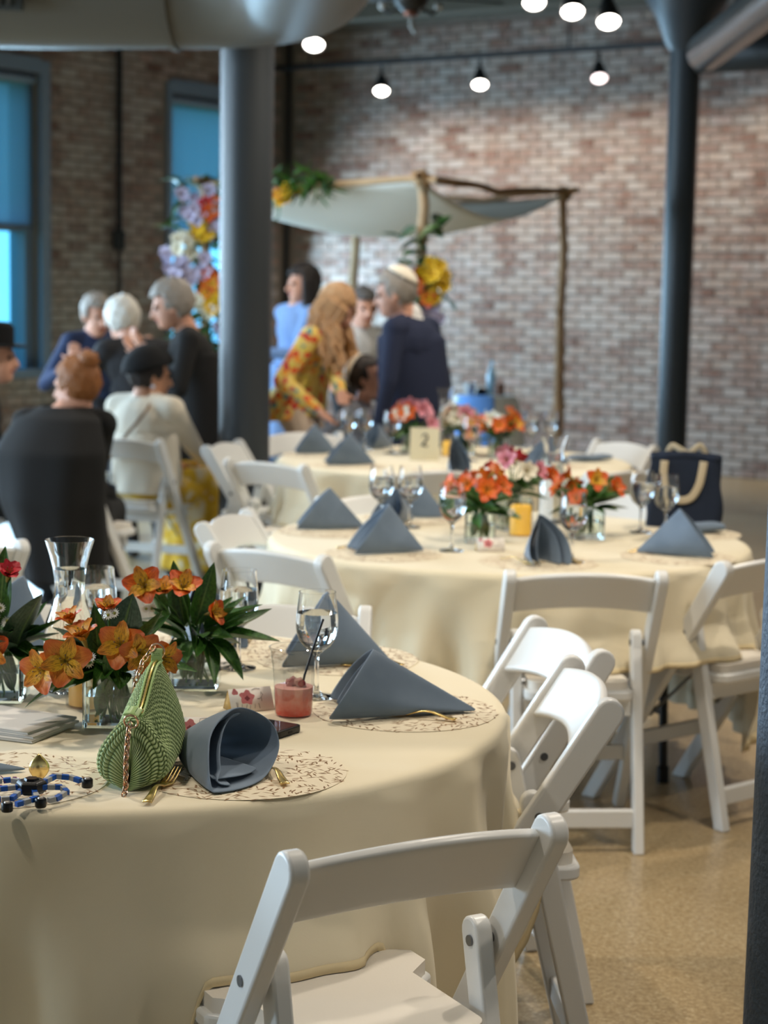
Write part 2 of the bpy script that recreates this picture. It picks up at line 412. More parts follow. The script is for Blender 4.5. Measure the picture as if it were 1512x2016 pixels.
# bricks: single ones where they show largest, the rest joined
def brick_meshes(d, nrm):
    out = []
    for k in range(6):
        r = random.Random(k); pr = 0.010 + r.uniform(-.003, .003); L, Hh = BL - .012, BH - .011; c = .004
        g = G(); j = lambda: r.uniform(-.0025, .0025)
        pts = []
        for dep, inset in ((-.004, 0), (pr, c)):
            for x, z in ((-L / 2 + inset, -Hh / 2 + inset), (L / 2 - inset, -Hh / 2 + inset), (L / 2 - inset, Hh / 2 - inset), (-L / 2 + inset, Hh / 2 - inset)):
                pts.append(d * (x + j()) + nrm * (dep + j() * .4) + Vector((0, 0, z + j())))
        fs = [(4, 5, 6, 7), (0, 1, 5, 4), (1, 2, 6, 5), (2, 3, 7, 6), (3, 0, 4, 7)]
        out.append((pts, fs))
    return out
def lay(wall, d, nrm, m, u0, u1, single, skip):
    var = brick_meshes(d, nrm); meshes = []
    for pts, fs in var:
        g = G(); g.add(pts, fs); me = g.mesh('brick', smooth=False); me.materials.append(m); meshes.append(me)
    rest = G(); rr = random.Random(3); cnt = 0
    for row in range(int(CEIL / BH)):
        z = row * BH + BH / 2
        for c in range(int(u0 / BL) - 1, int(u1 / BL) + 1):
            u = c * BL + BL / 2 - (BL / 2 if row % 2 else 0)
            if u < u0 or u > u1 or skip(u, z): continue
            p = CORNER + d * u; p.z = z; k = rr.randrange(6)
            if single(u, z) and cnt < 300:
                o = bpy.data.objects.new('brick', meshes[k]); COL.objects.link(o); o.parent = wall; o.location = p; cnt += 1
            else:
                pts, fs = var[k]; rest.add([q + p for q in pts], fs)
    tag(rest.build('brickwork', m, wall, smooth=False, recalc=False), kind='stuff')
lay(wb, BW, LW, BRICK_B, 0.11, 7.2, lambda u, z: (3.95 < u < 4.22 or 4.42 < u < 5.25) and 0.95 < z < 3.9, lambda u, z: False)
def inwin(u, z): return any(a - .12 < u < b2 + .12 for a, b2 in WIN) and WZ0 - .05 < z < WZ1 + .05
lay(wl, LW, BW, BRICK_L, 0.11, 6.2, lambda u, z: 2.3 < u < 3.3 and 1.15 < z < 3.5, inwin)

# windows
WF = mat('blue_grey_window_frame', rgb(112, 128, 146), 0.4)
def window(i, a, b2):
    w = thing('window_%d' % i, None, None, P2(0, 0)); w['kind'] = 'structure'; w.location = (0, 0, 0)
    def bar(nm, sb0, sb1, l0, l1, z0, z1, m=WF, par=w):
        o = slab(nm, P2(sb0, l0), P2(sb1, l0), P2(sb1, l1), P2(sb0, l1), z0, z1, m, par); return o
    f = 0.09
    bar('jamb', -.26, -.08, a, a + f, WZ0, WZ1); bar('jamb', -.26, -.08, b2 - f, b2, WZ0, WZ1)
    bar('head', -.26, -.08, a + f, b2 - f, WZ1 - f, WZ1); bar('sill', -.30, .05, a - .02, b2 + .02, WZ0 - .05, WZ0 + .02)
    zm = 1.98
    bar('meeting_rail', -.22, -.12, a + f, b2 - f, zm - .04, zm + .04)
    bar('pane', -.175, -.165, a + f, b2 - f, WZ0 + .02, zm - .04, PANE); bar('pane', -.175, -.165, a + f, b2 - f, zm + .04, WZ1 - f, PANE)
    bar('casing', -.02, .03, b2, b2 + .05, WZ0 - .05, WZ1 + .1); bar('casing', -.02, .03, a - .10, a, WZ0 - .05, WZ1 + .1)
    bar('casing', -.02, .03, a, b2, WZ1, WZ1 + .12)
    g = G(); n = 24
    g.grid(lambda u, v: P2(-.05 + .003 * math.sin(u * 31), a + .03 + (b2 - a - .06) * u, WZ1 - .04 - (WZ1 - .04 - zm) * v), n, 4)
    sh = g.build('roller_shade', SHADE, w)
    bar('hem_bar', -.058, -.042, a + .03, b2 - .03, zm - .012, zm + .012, mat('shade_hem', rgb(90, 96, 106), .5), sh)
    g = G(); q = P2(-.05, a + .02, WZ1 - .05); q2 = P2(-.05, b2 - .02, WZ1 - .05); g.tube([q, q2], .035, 12); g.build('shade_roller', WF, sh)
for i, (a, b2) in enumerate(WIN): window(i + 1, a, b2)
GRASS = mat('lawn_grass', rgb(70, 150, 50), .9, bump=.4, bscale=20, var=.3, vscale=2)
tag(slab('lawn', P2(-.36, -12), P2(-40, -12), P2(-40, LL + 6), P2(-.36, LL + 6), -.5, -.42, GRASS), kind='structure')

# pipe on the window wall
t = thing('wall_conduit', 'thin black vertical pipe with a box running down the dark window-side brick wall', 'pipe', P2(.06, 2.45))
g = G(); g.tube([(0, 0, 1.95), (0, 0, CEIL)], .028, 10); g.build('pipe', BLACK, t)
g = G(); g.box((0, 0, 1.9), (.10, .09, .16)); g.build('junction_box', BLACK, t, bevel=.008)
g = G(); g.tube([(0, 0, 0.9), (0, 0, 1.85)], .02, 10); g.build('lower_pipe', mat('dark_conduit', rgb(52, 46, 44), .6), t)
# corner downpipe
o = G().tube([P2(.07, .07, 0), P2(.07, .07, CEIL)], .022, 12).build('corner_pipe', BLACK)
tag(o, 'black pipe standing in the corner of the two brick walls behind the grey column', 'pipe')

# columns
def column(name, label, x, y, r0, r1, top, cap=None):
    t = thing(name, label, 'column', (x, y, 0))
    n = 24; prof = [(r0 + (r1 - r0) * k / n, .16 + (top - .16) * k / n) for k in range(n + 1)]
    g = G(); g.lathe([(0, .16)] + prof + [(0, top)], 40); g.build('shaft', COLM, t)
    g = G(); g.lathe([(0, 0), (r0 * 1.55, 0), (r0 * 1.55, .05), (r0 * 1.3, .09), (r0 * 1.12, .13), (r0 * 1.1, .17), (0, .17)], 40); g.build('base', COLM, t)
    if cap:
        g = G(); g.lathe([(0, cap[0]), (r1 * 1.0, cap[0]), (r1 * 1.35, cap[0] + .06), (cap[2] * .72, cap[1] - .14), (cap[2], cap[1]), (cap[2], CEIL), (0, CEIL)], 32); g.build('capital', COLM, t)
    return t
column('column', 'thick grey round column in front of the window wall, beneath the big duct', -.70, 9.3, .125, .134, CEIL)
column('column', 'slim near-black round column with flared top before the brick wall, behind the navy tote', 2.10, 13.75, .108, .112, CEIL, (3.25, 3.62, .30))
# blue-grey post at the right edge, close to the camera
RUFF = mat('rough_blue_grey_paint', rgb(62, 76, 92), .6, bump=.5, bscale=90)
t = thing('column', 'rough blue-grey post cropped by the right edge of the picture', 'column', (0, 0, 0))
g = G(); g.lathe([(0, .12)] + [(.115 + .012 * k / 12, .12 + (CEIL - .12) * k / 12) for k in range(13)] + [(0, CEIL)], 40)
g.build('shaft', RUFF, t); g = G(); g.lathe([(0, 0), (.17, 0), (.17, .05), (.13, .12), (0, .12)], 40); g.build('base', RUFF, t)
t.location = (.7665, 3.3, 0); t.scale = (.825, .825, 1); t.rotation_euler = (0, math.radians(.55), 0)

# big air duct over the left column
DUCT = mat('grey_painted_duct', rgb(82, 80, 74), .5, .0, var=.06, vscale=2)
t = thing('air_duct', 'large grey round air duct bending overhead at the upper left above the thick column', 'duct')
path = [(-5.5, 9.0, 2.97), (-3, 8.98, 2.96), (-1.6, 8.95, 2.95), (-1.0, 8.85, 2.95)]
for k in range(1, 8):
    a = PI / 2 * k / 7 * .86; path.append((-1.0 + .62 * math.sin(a), 8.85 - .62 * (1 - math.cos(a)), 2.95))
ex = path[-1]
path += [(ex[0] + .05 * k + .03, ex[1] - .6 * k - .2, 2.95) for k in range(1, 20)]
g = G(); g.tube(path, .34, 36); g.build('duct_body', DUCT, t)
def ring(p, q, nm, r=.352, w=.03):
    p = Vector(p); d = (Vector(q) - p).normalized(); g = G(); g.tube([p - d * w / 2, p + d * w / 2], r, 36); g.build(nm, DUCT, t)
for k in (1, 3): ring(path[k], path[k + 1], 'duct_flange')
g = G()
g.box((0, 0, 0), (.56, .04, .34))
gr = g.build('register_grille', mat('dark_grille', rgb(70, 74, 74), .5, .3), t, loc=(-1.93, 8.60, 2.90), bevel=.006)
for k in range(11):
    g = G(); g.box((0, 0, 0), (.012, .02, .30)); g.build('slat', DUCT, gr, loc=(-.22 + k * .044, -.025, 0))
for q in ((-2.6, 8.97), (-1.2, 8.9), (-.36, 7.2), (-.2, 5.4)):
    g = G(); g.tube([(*q, 3.2), (*q, CEIL)], .012, 8); g.build('hanger_rod', BLACK, t)

# pipes by the right column
PIPE = mat('dark_glossy_pipe', rgb(66, 66, 66), .25, .4)
t = thing('overhead_pipe', 'thick dark overhead pipe with rounded end slanting up at the top right', 'pipe')
a, b2 = Vector((2.05, 12.55, 3.10)), Vector((2.05, 8.4, 3.13))
d = (b2 - a).normalized(); prof = [a - d * .10, a - d * .085, a - d * .05, a, b2]
g = G(); g.tube([a - d * .115] + prof[0:], [.03, .07, .095, .118, .125, .13], 28); g.build('pipe', PIPE, t)
g = G(); g.tube([(2.05, 11.5, 3.2), (2.05, 11.5, CEIL)], .012, 8); g.build('hanger_rod', BLACK, t)
g = G(); g.tube([(2.05, 9.2, 3.2), (2.05, 9.2, CEIL)], .012, 8); g.build('hanger_rod', BLACK, t)
t = thing('overhead_beam', 'dark horizontal steel beam crossing behind the slanting pipe at the top right', 'beam')
g = G(); g.tube([(2.12, 13.2, 3.16), (4.2, 11.4, 3.12)], .13, 24); g.build('beam', mat('black_beam', rgb(34, 35, 36), .5), t)
g = G(); g.tube([(3.2, 12.26, 3.2), (3.2, 12.26, CEIL)], .012, 8); g.build('hanger_rod', BLACK, t)

# track lighting
LAMPE = mat('lit_lamp_face', (1, 1, 1), .4, emit=(1.0, .93, .84), estr=14)
LAMPF = mat('lit_lamp_face_pink', (1, 1, 1), .4, emit=(1.0, .82, .80), estr=4)
def rail(label, a, b2, z):
    t = thing('light_rail', label, 'light rail')
    g = G(); d = (b2 - a); m = frame(((a + b2) / 2).to_tuple()[:2] + (z,), d); g.box((0, 0, 0), (d.length, .05, .045), M=m); g.build('rail', BLACK, t, bevel=.004)
    for q in (.12, .5, .88):
        p = a + d * q; g = G(); g.tube([(p.x, p.y, z), (p.x, p.y, CEIL)], .01, 8); g.build('hanger_rod', BLACK, t)
    return t
rail('black lighting rail stretched along the brick wall with three spotlights hanging from it', P2(.1, .9), P2(7, .9), 3.486)
rail('black lighting rail nearer the camera at the top edge carrying the brighter spotlights', P2(.3, 5), P2(9, 5), 3.42)
def spot(x, y, z, zr, label, face=LAMPE, r=.066, tilt=(0, 0)):
    t = thing('track_light', label, 'spotlight', (x, y, z), 0, 'track spotlights under the ceiling')
    R_ = (-.62, 0, 0)
    g = G(); g.tube([(0, .06, .07), (0, .06, zr - z)], .014, 8); g.build('stem', BLACK, t)
    g = G(); g.lathe([(0, .15), (r * .55, .15), (r * .62, .13), (r * .9, .06), (r * 1.04, .0), (r * 1.04, -.012), (r * .97, -.012), (r * .93, .01), (0, .012)], 24); g.build('housing', BLACK, t, rot=R_)
    g = G(); g.ell((0, 0, .004), ((r * .95, 0, 0), (0, r * .95, 0), (0, 0, .032)), 20, 10); g.build('lens', face, t, rot=R_)
spot(-.086, 16.70, 3.24, 3.46, 'white spotlight on the wall rail, nearest the thick grey column')
spot(.745, 16.14, 3.25, 3.46, 'white spotlight in the middle of the wall rail over the canopy')
spot(1.68, 15.51, 3.25, 3.46, 'dimmer pinkish spotlight on the wall rail beside the slim dark column', LAMPF)
spot(-.49, 12.03, 3.04, 3.40, 'bright spotlight just right of the big duct bend')
spot(.818, 11.15, 3.19, 3.40, 'bright spotlight cut by the top edge, leftmost of the three at the top')
spot(1.027, 11.0, 3.12, 3.40, 'bright spotlight at the top, middle one of the three in a row')
spot(1.22, 10.87, 3.05, 3.40, 'bright spotlight at the top, rightmost and lowest of the three in a row')

# ceiling fan at the top
t = thing('ceiling_fan', 'dark ceiling fan at the top edge between the duct and the spotlights', 'ceiling fan', (.115, 12.2, 3.36))
FAN = mat('dark_fan_metal', rgb(46, 44, 42), .45, .3)
g = G(); g.lathe([(0, -.09), (.05, -.085), (.10, -.05), (.12, 0), (.11, .06), (.05, .10), (0, .10)], 28); g.build('motor_housing', FAN, t)
g = G(); g.tube([(0, 0, .1), (0, 0, CEIL - 3.36)], .018, 10); g.build('down_rod', FAN, t)
g = G(); g.lathe([(0, -.12), (.045, -.115), (.05, -.09), (0, -.085)], 20); g.build('copper_cap', mat('copper_trim', rgb(120, 74, 56), .4, .5), t)
g = G(); g.tube([(0, 0, -.12), (.005, 0, -.18), (.03, 0, -.22)], [.012, .016, .008], 8); g.build('pull_chain', mat('pale_chain', rgb(150, 150, 145), .5), t)
for k in range(5):
    a = k * 2 * PI / 5 + .35; m = Matrix.Rotation(a, 4, 'Z')
    g = G(); g.grid(lambda u, v: (.10 + .52 * u, (v - .5) * (.10 + .05 * math.sin(u * 2.8)), .01 + (v - .5) * .03), 8, 3, M=m)
    g.build('fan_blade', FAN, t, solid=.008)
for a in (2.7, .5):
    g = G(); g.tube([(.05, 0, -.06), (.16, 0, -.09), (.2, 0, -.05)], .012, 8, M=Matrix.Rotation(a, 4, 'Z')); b_ = g.build('lamp_arm', FAN, t)
    g = G(); g.ball((.2, 0, -.04), .028); g.build('frosted_globe', mat('frosted_glass', rgb(190, 190, 186), .4), b_, rot=(0, 0, a))

# ------------------------------------------------------------------ folding chairs
def rail_outline(p0, p1, w, w1=None, n=8):
    """side outline in (y,z): bar from p0 (rounded top) to p1 (square foot on the floor)"""
    w1 = w1 or w; p0 = Vector(p0); p1 = Vector(p1); d = (p1 - p0).normalized(); nn = Vector((-d.y, d.x))
    out = []
    c = p0 + d * (w / 2)
    for k in range(n + 1):
        a = PI * k / n; out.append(c + nn * (math.cos(a) * w / 2) - d * (math.sin(a) * w / 2))
    # foot cut level with the floor
    def floor(q): s_ = -q.y / d.y; return q + d * s_
    out.append(floor(p1 - nn * (w1 / 2))); out.append(floor(p1 + nn * (w1 / 2)))
    return [(q.x, q.y) for q in out]
def make_chair():
    t = thing('folding_chair', 'chair', 'chair', group='white resin folding chairs')
    T, FT = (-.25, .782), (.25, 0.0)
    px, lx = .2065, .168
    for s in (-1, 1):
        g = G(); g.prism(rail_outline(T, FT, .056, .046), s * px - .0155, s * px + .0155); g.build('post', WHITE, t, bevel=.006, seg=3)
        g = G(); g.prism(rail_outline((-.098, .60), (-.235, 0), .046, .040), s * lx - .0145, s * lx + .0145); lg = g.build('leg', WHITE, t, bevel=.005, seg=3)
        g = G(); g.tube([(s * (lx - .0175), -.108, .565), (s * (px + .018), -.108, .565)], .0085, 12); b = g.build('bolt', STEEL, lg)
        g = G(); g.tube([(s * .145, -.118, .46), (s * .149, .02, .33), (s * .152, .07, .28)], .005, 6); g.build('brace', STEEL, t)
    def back(th):
        g = G()
        def fn(u, v):
            x = (u - .5) * .386; q = 1 - (x / .193) ** 2
            sg = .028 + (.145 - .028) * v
            z = .782 - sg * .84 + .020 * q; y = -.25 + sg * .54 - .034 * q + .012
            return (x, y, z)
        return g.grid(fn, 24, 8, uv=False)
    back(0).build('back_slat', WHITE, t, solid=.017, bevel=.005)
    def seat_out(ins, yb=-.205, yf=.215):
        pts = []
        def arc(cx, cy, r, a0, a1, n=6):
            for k in range(n + 1):
                a = a0 + (a1 - a0) * k / n; pts.append((cx + r * math.cos(a), cy + r * math.sin(a)))
        w0, w1 = .150 - ins, .196 - ins; yf -= ins; yb += ins
        arc(w1 - .05, yf - .05, .05, 0, PI / 2); arc(-w1 + .05, yf - .05, .05, PI / 2, PI)
        pts.append((-w1, .075)); pts.append((-w0, .035)); arc(-w0 + .03, yb + .03, .03, PI, 1.5 * PI); arc(w0 - .03, yb + .03, .03, 1.5 * PI, 2 * PI)
        pts.append((w0, .035)); pts.append((w1, .075)); return pts
    g = G(); g.prism(seat_out(0), .418, .446, (0, 1, 2)); g.build('seat_frame', WHITE, t, bevel=.006)
    g = G(); n = len(seat_out(0))
    def pad(u, v):
        o = seat_out(.012 + .05 * max(0, (v - .4) / .6))[int(round(u * n)) % n]; k = min(1, v / .4)
        return (o[0], o[1], .446 + .024 * math.sin(k * PI / 2) + .003 * max(0, v - .4))
    g.grid(pad, n, 5, True, uv=False); top = seat_out(.062); b0 = len(g.v) - n
    g.f.append(tuple(range(b0, b0 + n))); g.m.append(0); g.u.append(None)
    g.build('seat_pad', VINYL, t, angle=50)
    g = G(); g.box((0, -.150, .392), (.302, .022, .05)); g.build('apron', WHITE, t, bevel=.004)
    g = G(); g.box((0, .13, .395), (.36, .020, .045)); g.build('apron', WHITE, t, bevel=.004)
    g = G(); g.box((0, -.214, .093), (.31, .024, .05)); g.build('stretcher', WHITE, t, bevel=.004)
    g = G(); g.box((0, .128, .195), (.385, .022, .045)); g.build('stretcher', WHITE, t, bevel=.004)
    return t
CHAIRS = [  # mid of the back, right-hand vector, label
    ((.074, 2.514), (.399, .22), 'white folding chair nearest the camera, seen from behind at the bottom of the picture'),
    ((.422, 3.612), (-.029, .404), 'nearer white folding chair seen side-on at the right rim of the front table'),
    ((.422, 4.086), (-.109, .403), 'farther white folding chair seen side-on at the right rim of the front table'),
    ((.548, 4.992), (.428, .03), 'white folding chair seen squarely from behind at the near edge of the middle table'),
    ((1.125, 5.35), (.265, .222), 'white folding chair half hidden by the blue-grey post at the right'),
    ((-.342, 5.324), (.341, -.249), 'white chair back at the near left of the middle table, behind the wine glasses'),
    ((-.245, 4.40), (-.41, .02), 'white folding chair facing us across the front table, behind the two wine glasses'),
    ((-.832, 4.338), (-.40, -.12), 'white folding chair facing us across the front table, behind the glass carafe'),
    ((-.53, 6.107), (-.107, -.386), 'white folding chair with bright slat at the left side of the middle table'),
    ((-.05, 6.80), (-.88, -.445), 'white chair facing us at the far left of the middle table, behind its glasses'),
    ((.87, 7.00), (-.91, .41), 'white chair facing us at the far right of the middle table, beside the tote'),
    ((-.52, 8.03), (.335, -.24), 'white chair seen from behind at the farthest table near left, below the grey column'),
    ((-.79, 8.976), (-.141, -.473), 'white chair with bright slat left of the farthest table, before the black coat'),
    ((.228, 7.767), (.40, .07), 'white chair back at the near edge of the farthest table, behind the orange flowers'),
    ((1.02, 7.911), (.329, .28), 'white chair back at the near right of the farthest table, left of the tote'),
    ((1.216, 9.416), (-.234, .323), 'white chair facing us right of the farthest table, at the dark column foot'),
    ((-.44, 9.72), (-.40, -.12), 'white chair at the farthest table before the woman in the floral blouse'),
    ((-1.29, 9.13), (.94, -.34), 'white folding chair under the seated woman in the white sweater'),
    ((-1.47, 8.02), (.9, -.43), 'white folding chair under the seated woman in the black dress'),
    ((-1.20, 5.276), (.75, .66), 'white folding chair cropped by the left edge, nearer than the woman in black'),
    ((-2.22, 8.75), (.05, -1), 'white folding chair under the man in the black hat at the left edge'),
]
chair0 = make_chair()
CH = []
for k, ((mx, my), (rx, ry), lab) in enumerate(CHAIRS):
    L = math.hypot(rx, ry); rx /= L; ry /= L; fx, fy = -ry, rx
    loc = (mx + fx * .25, my + fy * .25, 0); rz = math.atan2(ry, rx)
    o = at(chair0, loc, rz, lab) if k == 0 else dup(chair0, loc, rz, lab)
    CH.append((mx, my))

# ------------------------------------------------------------------ tables and cloths
TABLES = [((-.523, 3.479), .765), ((.395, 5.921), .765), ((.32, 8.66), .82)]
def make_table(c, R, label):
    t = thing('round_table', label, 'table', (*c, 0), 0, 'round banquet tables')
    WOOD = mat('table_plywood', rgb(150, 120, 84), .6)
    g = G(); g.lathe([(0, .715), (R - .012, .715), (R - .006, .72), (R - .006, .738), (R - .012, .742), (0, .742)], 64); g.build('tabletop', WOOD, t)
    for sx in (-1, 1):
        for sy in (-1, 1):
            g = G(); g.tube([(sx * .40, sy * .30, .715), (sx * .42, sy * .30, .04), (sx * .42, sy * .30, 0)], .014, 12); lg = g.build('leg', BLACK, t)
            g = G(); g.lathe([(0, 0), (.02, 0), (.02, .05), (.014, .055), (0, .055)], 14, M=Matrix.Translation((sx * .42, sy * .30, 0))); g.build('foot_cap', BLACKPL, lg)
        g = G(); g.tube([(sx * .42, -.30, .22), (sx * .42, .30, .22)], .010, 10); g.build('crossbar', BLACK, t)
    t.rotation_euler = (0, 0, .35)
    return t
def make_cloth(c, R, label, seats, wfun, seed, hem0=.13):
    r_ = random.Random(seed); ph = [r_.uniform(0, 6.28) for _ in range(8)]
    rings = [(r, 0) for r in (0.001, .15, .3, .45, .58, .68, .74)]
    er = .020
    nd = 34
    def hem(th):
        h = hem0 + .01 * math.sin(5 * th + ph[3])
        for a, w in seats:
            d = abs((th - a + PI) % (2 * PI) - PI); k = 1 - ss(w, w + .13, d); h = h + (.4735 - h) * k
        return h
    def fold(th):
        s1 = math.sin(19 * th + ph[0] + 1.1 * math.sin(5 * th + ph[5])); s2 = math.sin(31 * th + ph[1] + 1.3 * math.sin(7 * th + ph[6])); s3 = math.sin(11 * th + ph[2])
        f = .6 * s1 + .4 * s2 + .3 * s3
        return .5 + .5 * math.copysign(abs(max(-1, min(1, f))) ** .75, f)
    def fn(u, v):
        th = 2 * PI * u; ct, st = math.cos(th), math.sin(th)
        i = v * (6 + 5 + nd)
        if i <= 6.001: r, z = rings[int(round(i))][0] * R / .765, .7475
        elif i <= 11.001:
            a = (i - 6) / 5 * PI / 2; r = R - .006 - er + (er) * math.sin(a) + .004; z = .7475 - er + er * math.cos(a)
        else:
            q = (i - 11) / nd; h = hem(th); d = q * (.7275 - h); w = wfun(th)
            z = .7275 - d; flare = .012 * ss(0, .6, d)
            r = R + flare + .10 * w * ss(0.035, .34, d) * (fold(th) - .50) + .006 * w * math.sin(23 * th + 9 * d)
            # cloth pushed outward where it meets a chair seat
            for a2, w2 in seats:
                dd = abs((th - a2 + PI) % (2 * PI) - PI); r += .03 * (1 - ss(w2 * .7, w2 + .2, dd)) * ss(.15, .25, d)
        return (r * ct, r * st, z)
    g = G(); g.grid(fn, 420, 6 + 5 + nd, True, uv=False)
    o = g.build('tablecloth', CLOTH, loc=(*c, 0), angle=80)
    g2 = G()
    N_ = 420; base = (6 + 5 + nd) * N_; up = (6 + 5 + nd - 2) * N_
    g2.grid(lambda u, v: tuple(Vector(g.v[(base if v > .5 else up) + int(round(u * N_)) % N_]) * 1.0 + Vector((math.cos(2 * PI * u), math.sin(2 * PI * u), 0)) * .0009), N_, 1, True, uv=False)
    g2.build('hem', mat('cream_hem', rgb(224, 205, 164), .85), o, solid=.0005)
    return tag(o, label, 'tablecloth', 'cream round tablecloths')
def seat_sectors(c, R, idx):
    out = []
    for k in idx:
        dx, dy = CH[k][0] - c[0], CH[k][1] - c[1]; out.append((math.atan2(dy, dx), .20))
    return out
labs = ['nearest round table beneath the cream cloth with the green handbag', 'middle round table beneath the cream cloth with the navy tote', 'farthest round table beneath the cream cloth with the number card']
clabs = ['cream tablecloth on the nearest table, under the green handbag and phone', 'cream tablecloth on the middle table, under the navy tote', 'cream tablecloth on the farthest table, under the number card']
groups = [(0, 1, 2, 6, 7), (3, 4, 5, 8, 9, 10), (11, 12, 13, 14, 15, 16)]
def w1(th):
    d = math.degrees(th); d = (d + 180) % 360 - 180
    return .36 + .85 * ss(-62, -38, d) * (1 - ss(50, 90, d)) + .3 * (1 - ss(-170, -140, d))
wf = [w1, lambda th: .75, lambda th: .8]
for k, (c, R) in enumerate(TABLES):
    make_table(c, R, labs[k]); make_cloth(c, R, clabs[k], seat_sectors(c, R, groups[k]) + ([(-1.03, .28)] if k == 1 else []), wf[k], 11 + k)
ZT = .7482

# ------------------------------------------------------------------ placemats of cut foil leaves
def make_placemat():
    r_ = random.Random(5); g = G()
    n = 0
    while n < 430:
        rr = .172 * math.sqrt(r_.uniform(.20, 1)); th = r_.uniform(0, 2 * PI)
        a = th + PI / 2 + r_.choice((-.75, .75, -.5, .6, 1.2)) + r_.uniform(-.3, .3); L = r_.uniform(.006, .0095); w = r_.uniform(.0013, .0022)
        c = Vector((rr * math.cos(th), rr * math.sin(th), 0)); d = Vector((math.cos(a), math.sin(a), 0)); e = Vector((-d.y, d.x, 0))
        pts = [c - d * L, c + e * w, c + d * L, c - e * w]; up = Vector((0, 0, .0005))
        g.add(pts + [p + up for p in pts] , [(4, 5, 6, 7), (0, 1, 5, 4), (1, 2, 6, 5), (2, 3, 7, 6), (3, 0, 4, 7)]); n += 1
    o = g.build('placemat', FOIL, smooth=False, recalc=False)
    g = G(); g.lathe([(.001, 0), (.172, 0), (.172, .0004), (.001, .0004)], 64)
    o2 = g.build('lace_base', mat('pale_lace', rgb(229, 216, 190), .8), o)
    return tag(o, 'placemat', 'placemat', 'round placemats of cut copper leaves')
mat0 = make_placemat()
MATSP = [((-.225, 2.975), 'copper leaf placemat under the curled-open napkin beside the green handbag'),
         ((.045, 3.44), 'copper leaf placemat at the right rim of the nearest table, under the slumped napkin'),
         ((-.095, 3.92), 'copper leaf placemat under the standing napkin behind the half-full wine glass'),
         ((-.355, 4.03), 'copper leaf placemat at the far side of the nearest table, beside the orange flowers'),
         ((-.60, 2.90), 'copper leaf placemat at the left edge behind the blue bead toy'),
         ((-.70, 4.02), 'copper leaf placemat at the far left of the nearest table, behind the carafe'),
         ((-.17, 6.02), 'copper leaf placemat at the left of the middle table, under the left napkin'),
         ((-.0, 5.52), 'copper leaf placemat at the near left of the middle table'),
         ((.45, 5.40), 'copper leaf placemat on the middle table under the napkin seen end-on'),
         ((.88, 5.56), 'copper leaf placemat at the near right of the middle table'),
         ((1.0, 6.12), 'copper leaf placemat at the far right of the middle table, before the navy tote'),
         ((.10, 6.40), 'copper leaf placemat at the far left of the middle table, behind the wine glasses'),
         ((-.31, 8.80), 'copper leaf placemat at the left of the farthest table'),
         ((-.16, 8.26), 'copper leaf placemat at the near left of the farthest table'),
         ((.29, 8.06), 'copper leaf placemat at the near edge of the farthest table'),
         ((.74, 8.42), 'copper leaf placemat at the near right of the farthest table')]
for k, ((x, y), lab) in enumerate(MATSP):
    o = at(mat0, (x, y, ZT), 0, lab) if k == 0 else dup(mat0, (x, y, ZT), k * 1.1, lab)

# ------------------------------------------------------------------ napkins
def napkin(loc, rz, L=.115, a=.11, w=.13, h=.13, lean=0, label='', seed=0, inner=True, sag=0):
    """pyramid fold: nose at +x, open end at -x, ridge on top"""
    r_ = random.Random(seed); p1 = r_.uniform(0, 6)
    g = G()
    def sheet(sw, sh, so, t1):
        nose = Vector((L - so, 0, .004)); apex = Vector((lean, 0, h * sh))
        def fn(u, v):
            s_ = 2 * u - 1; q = abs(s_); sg = 1 if s_ > 0 else -1
            y = sg * w / 2 * sw * (1 - (1 - q) ** 1.7) * (1 + .25 * math.sin(q * PI)); z = apex.z * (1 - q ** 1.25)
            x = apex.x + (-a - apex.x + so) * q ** 1.1
            if q > .9: y *= 1 - .9 * (q - .9)
            c = Vector((x, y, z + .002)); t = v * t1
            p = c * (1 - t) + nose * t
            p.z -= sag * math.sin(PI * min(1, q * 1.15)) * math.sin(PI * t); p.y += .004 * math.sin(5 * q + p1 + 4 * t) * (1 - t)
            p.z = max(p.z, .0016); return p
        g.grid(fn, 22, 12, uv=False)
    sheet(1, 1, 0, .985)
    if inner: sheet(.55, .90, .014, .75)
    o = g.build('napkin', NAP, loc=loc, rot=(0, 0, rz), angle=75, solid=.0026, sub=1)
    return tag(o, label, 'napkin', 'slate-blue napkins folded into pyramids')
Z2 = ZT + .0012
